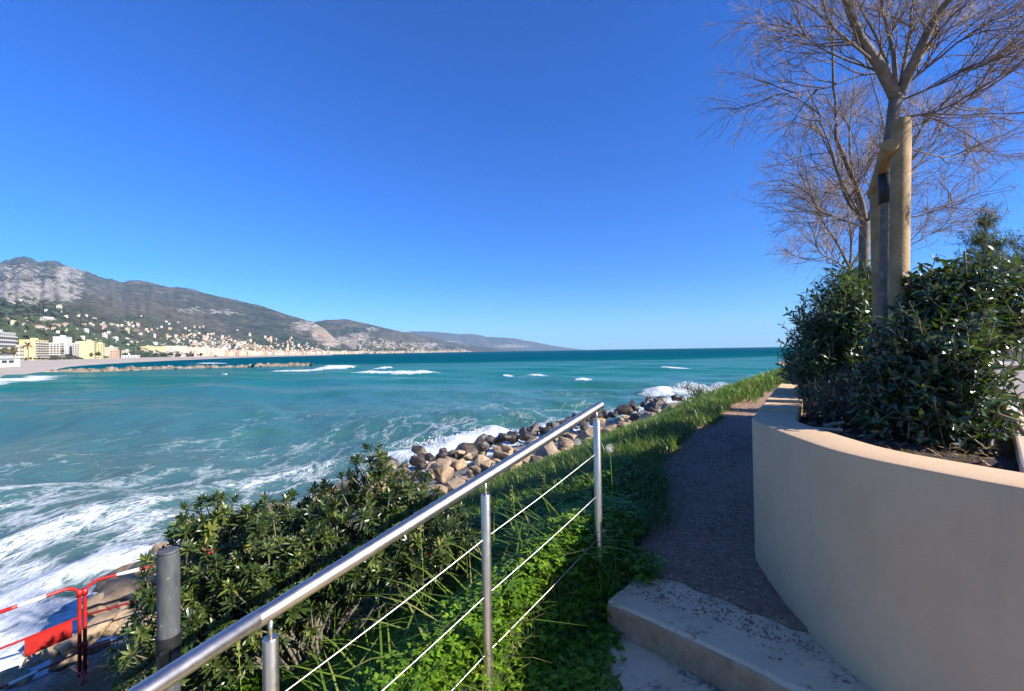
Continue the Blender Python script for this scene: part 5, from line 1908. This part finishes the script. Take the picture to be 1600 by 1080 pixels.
def build_far_trees():
    far_palm(44, 561, 534, 380, 'tall palm in front of the yellow apartment block')
    far_palm(97.5, 561, 547, 520, 'short palm in front of the white tower block')
    L = [(8, 561, 541, 340, 20, TREE_N, 'olive brown tree below the pale grey block'), (22, 561, 540, 345, 16, TREE_N, 'rusty brown tree between the grey and yellow blocks'),
         (30, 545, 533, 620, 20, TREE_F, 'dark tree clump above the low cream block'),
         (143, 562, 550, 560, 9, TREE_F, 'dark rounded tree at the foot of the broad yellow block'), (153, 562, 549, 570, 12, TREE_F, 'larger dark tree before the smaller yellow block'), (166, 562, 556, 640, 14, TREE_F, 'low dark shrubby tree left of the salmon house'),
         (186, 561, 547, 820, 7, TREE_F, 'thin dark tree right of the salmon house')]
    for q in L: far_tree(*q)
    for i, (px, yt, w) in enumerate(((196, 550, 12), (207, 547, 14), (219, 549, 14), (231, 550, 14), (243, 551, 14), (255, 551, 13), (266, 549, 15), (279, 552, 13))):
        far_tree(px, 559, yt, 900, w, TREE_F, 'dark umbrella pine in the dense row behind the far beach', 'umbrella_pine', 'row of umbrella pines', .25)
    for px, yt, w, lab in ((294, 553, 9, 'brown bare-looking tree right of the pine row'), (313, 551, 13, 'round brown tree before the pinkish block'), (282 + 55, 555, 8, 'small brown tree left of the distant old town')):
        far_tree(px, 559.5, yt, 1100, w, TREE_N, lab)
    # low promenade bushes below the apartments
    for i, px in enumerate(np.linspace(34, 128, 15)):
        d = np.interp(px, [30, 130], [330, 520])
        far_tree(px, 563.2 - i * .06, 559 - rng.random() * 1.5, d, rng.uniform(5, 9), TREE_F if i % 3 else TREE_N, 'low bush along the far promenade below the apartments', 'promenade_bush', 'promenade bushes', .1)


build_far_trees()


def build_gull():
    p = at(352, 585.5, 60)
    t = thing('gull', p, 'small white gull gliding low over the bay', 'gull')
    wm = plain('gull_white', (.80, .80, .80), .6)
    x, y, z = p
    V, Q = tube(np.array([(x - .22, y, z - .05), (x - .12, y, z - .01), (x, y, z), (x + .14, y, z + .02), (x + .24, y, z + .03)]), [.01, .05, .065, .045, .012], 8)
    chunks = [(V, Q)]
    for s in (-1, 1):
        a = np.array([(x - .06, y, z + .02), (x + .08, y, z + .02), (x + .10, y + s * .3, z + .18), (x - .02, y + s * .3, z + .17), (x - .12, y + s * .62, z + .12)])
        a2 = a - [0, 0, .012]
        Vw = np.concatenate([a, a2])
        chunks.append((Vw, [np.array([[0, 1, 2, 3], [8, 7, 6, 5], [0, 5, 6, 1], [1, 6, 7, 2], [3, 8, 5, 0]]), np.array([[3, 2, 4], [9, 7, 8]]), np.array([[2, 7, 9, 4], [4, 9, 8, 3]])]))
    part('body', *join(chunks), wm, t)


build_gull()


# ------------------------------------------------------------------ air
def build_haze():
    m = bpy.data.materials.new('haze_air'); m.use_nodes = True
    nt = m.node_tree
    nt.nodes.remove(nt.nodes['Principled BSDF'])
    v = nt.nodes.new('ShaderNodeVolumePrincipled')
    v.inputs['Color'].default_value = (.42, .68, 1.0, 1)
    v.inputs['Density'].default_value = HAZE
    v.inputs['Anisotropy'].default_value = .0
    nt.links.new(v.outputs[0], nt.nodes['Material Output'].inputs['Volume'])
    V, Q = box((0, 0, 634), (44000, 50000, 1292))
    tag(obj('haze', mesh_data('haze', V, Q, m)), 'thin blue sea haze', 'haze', kind='stuff')


HAZE = 4.0e-5
build_haze()
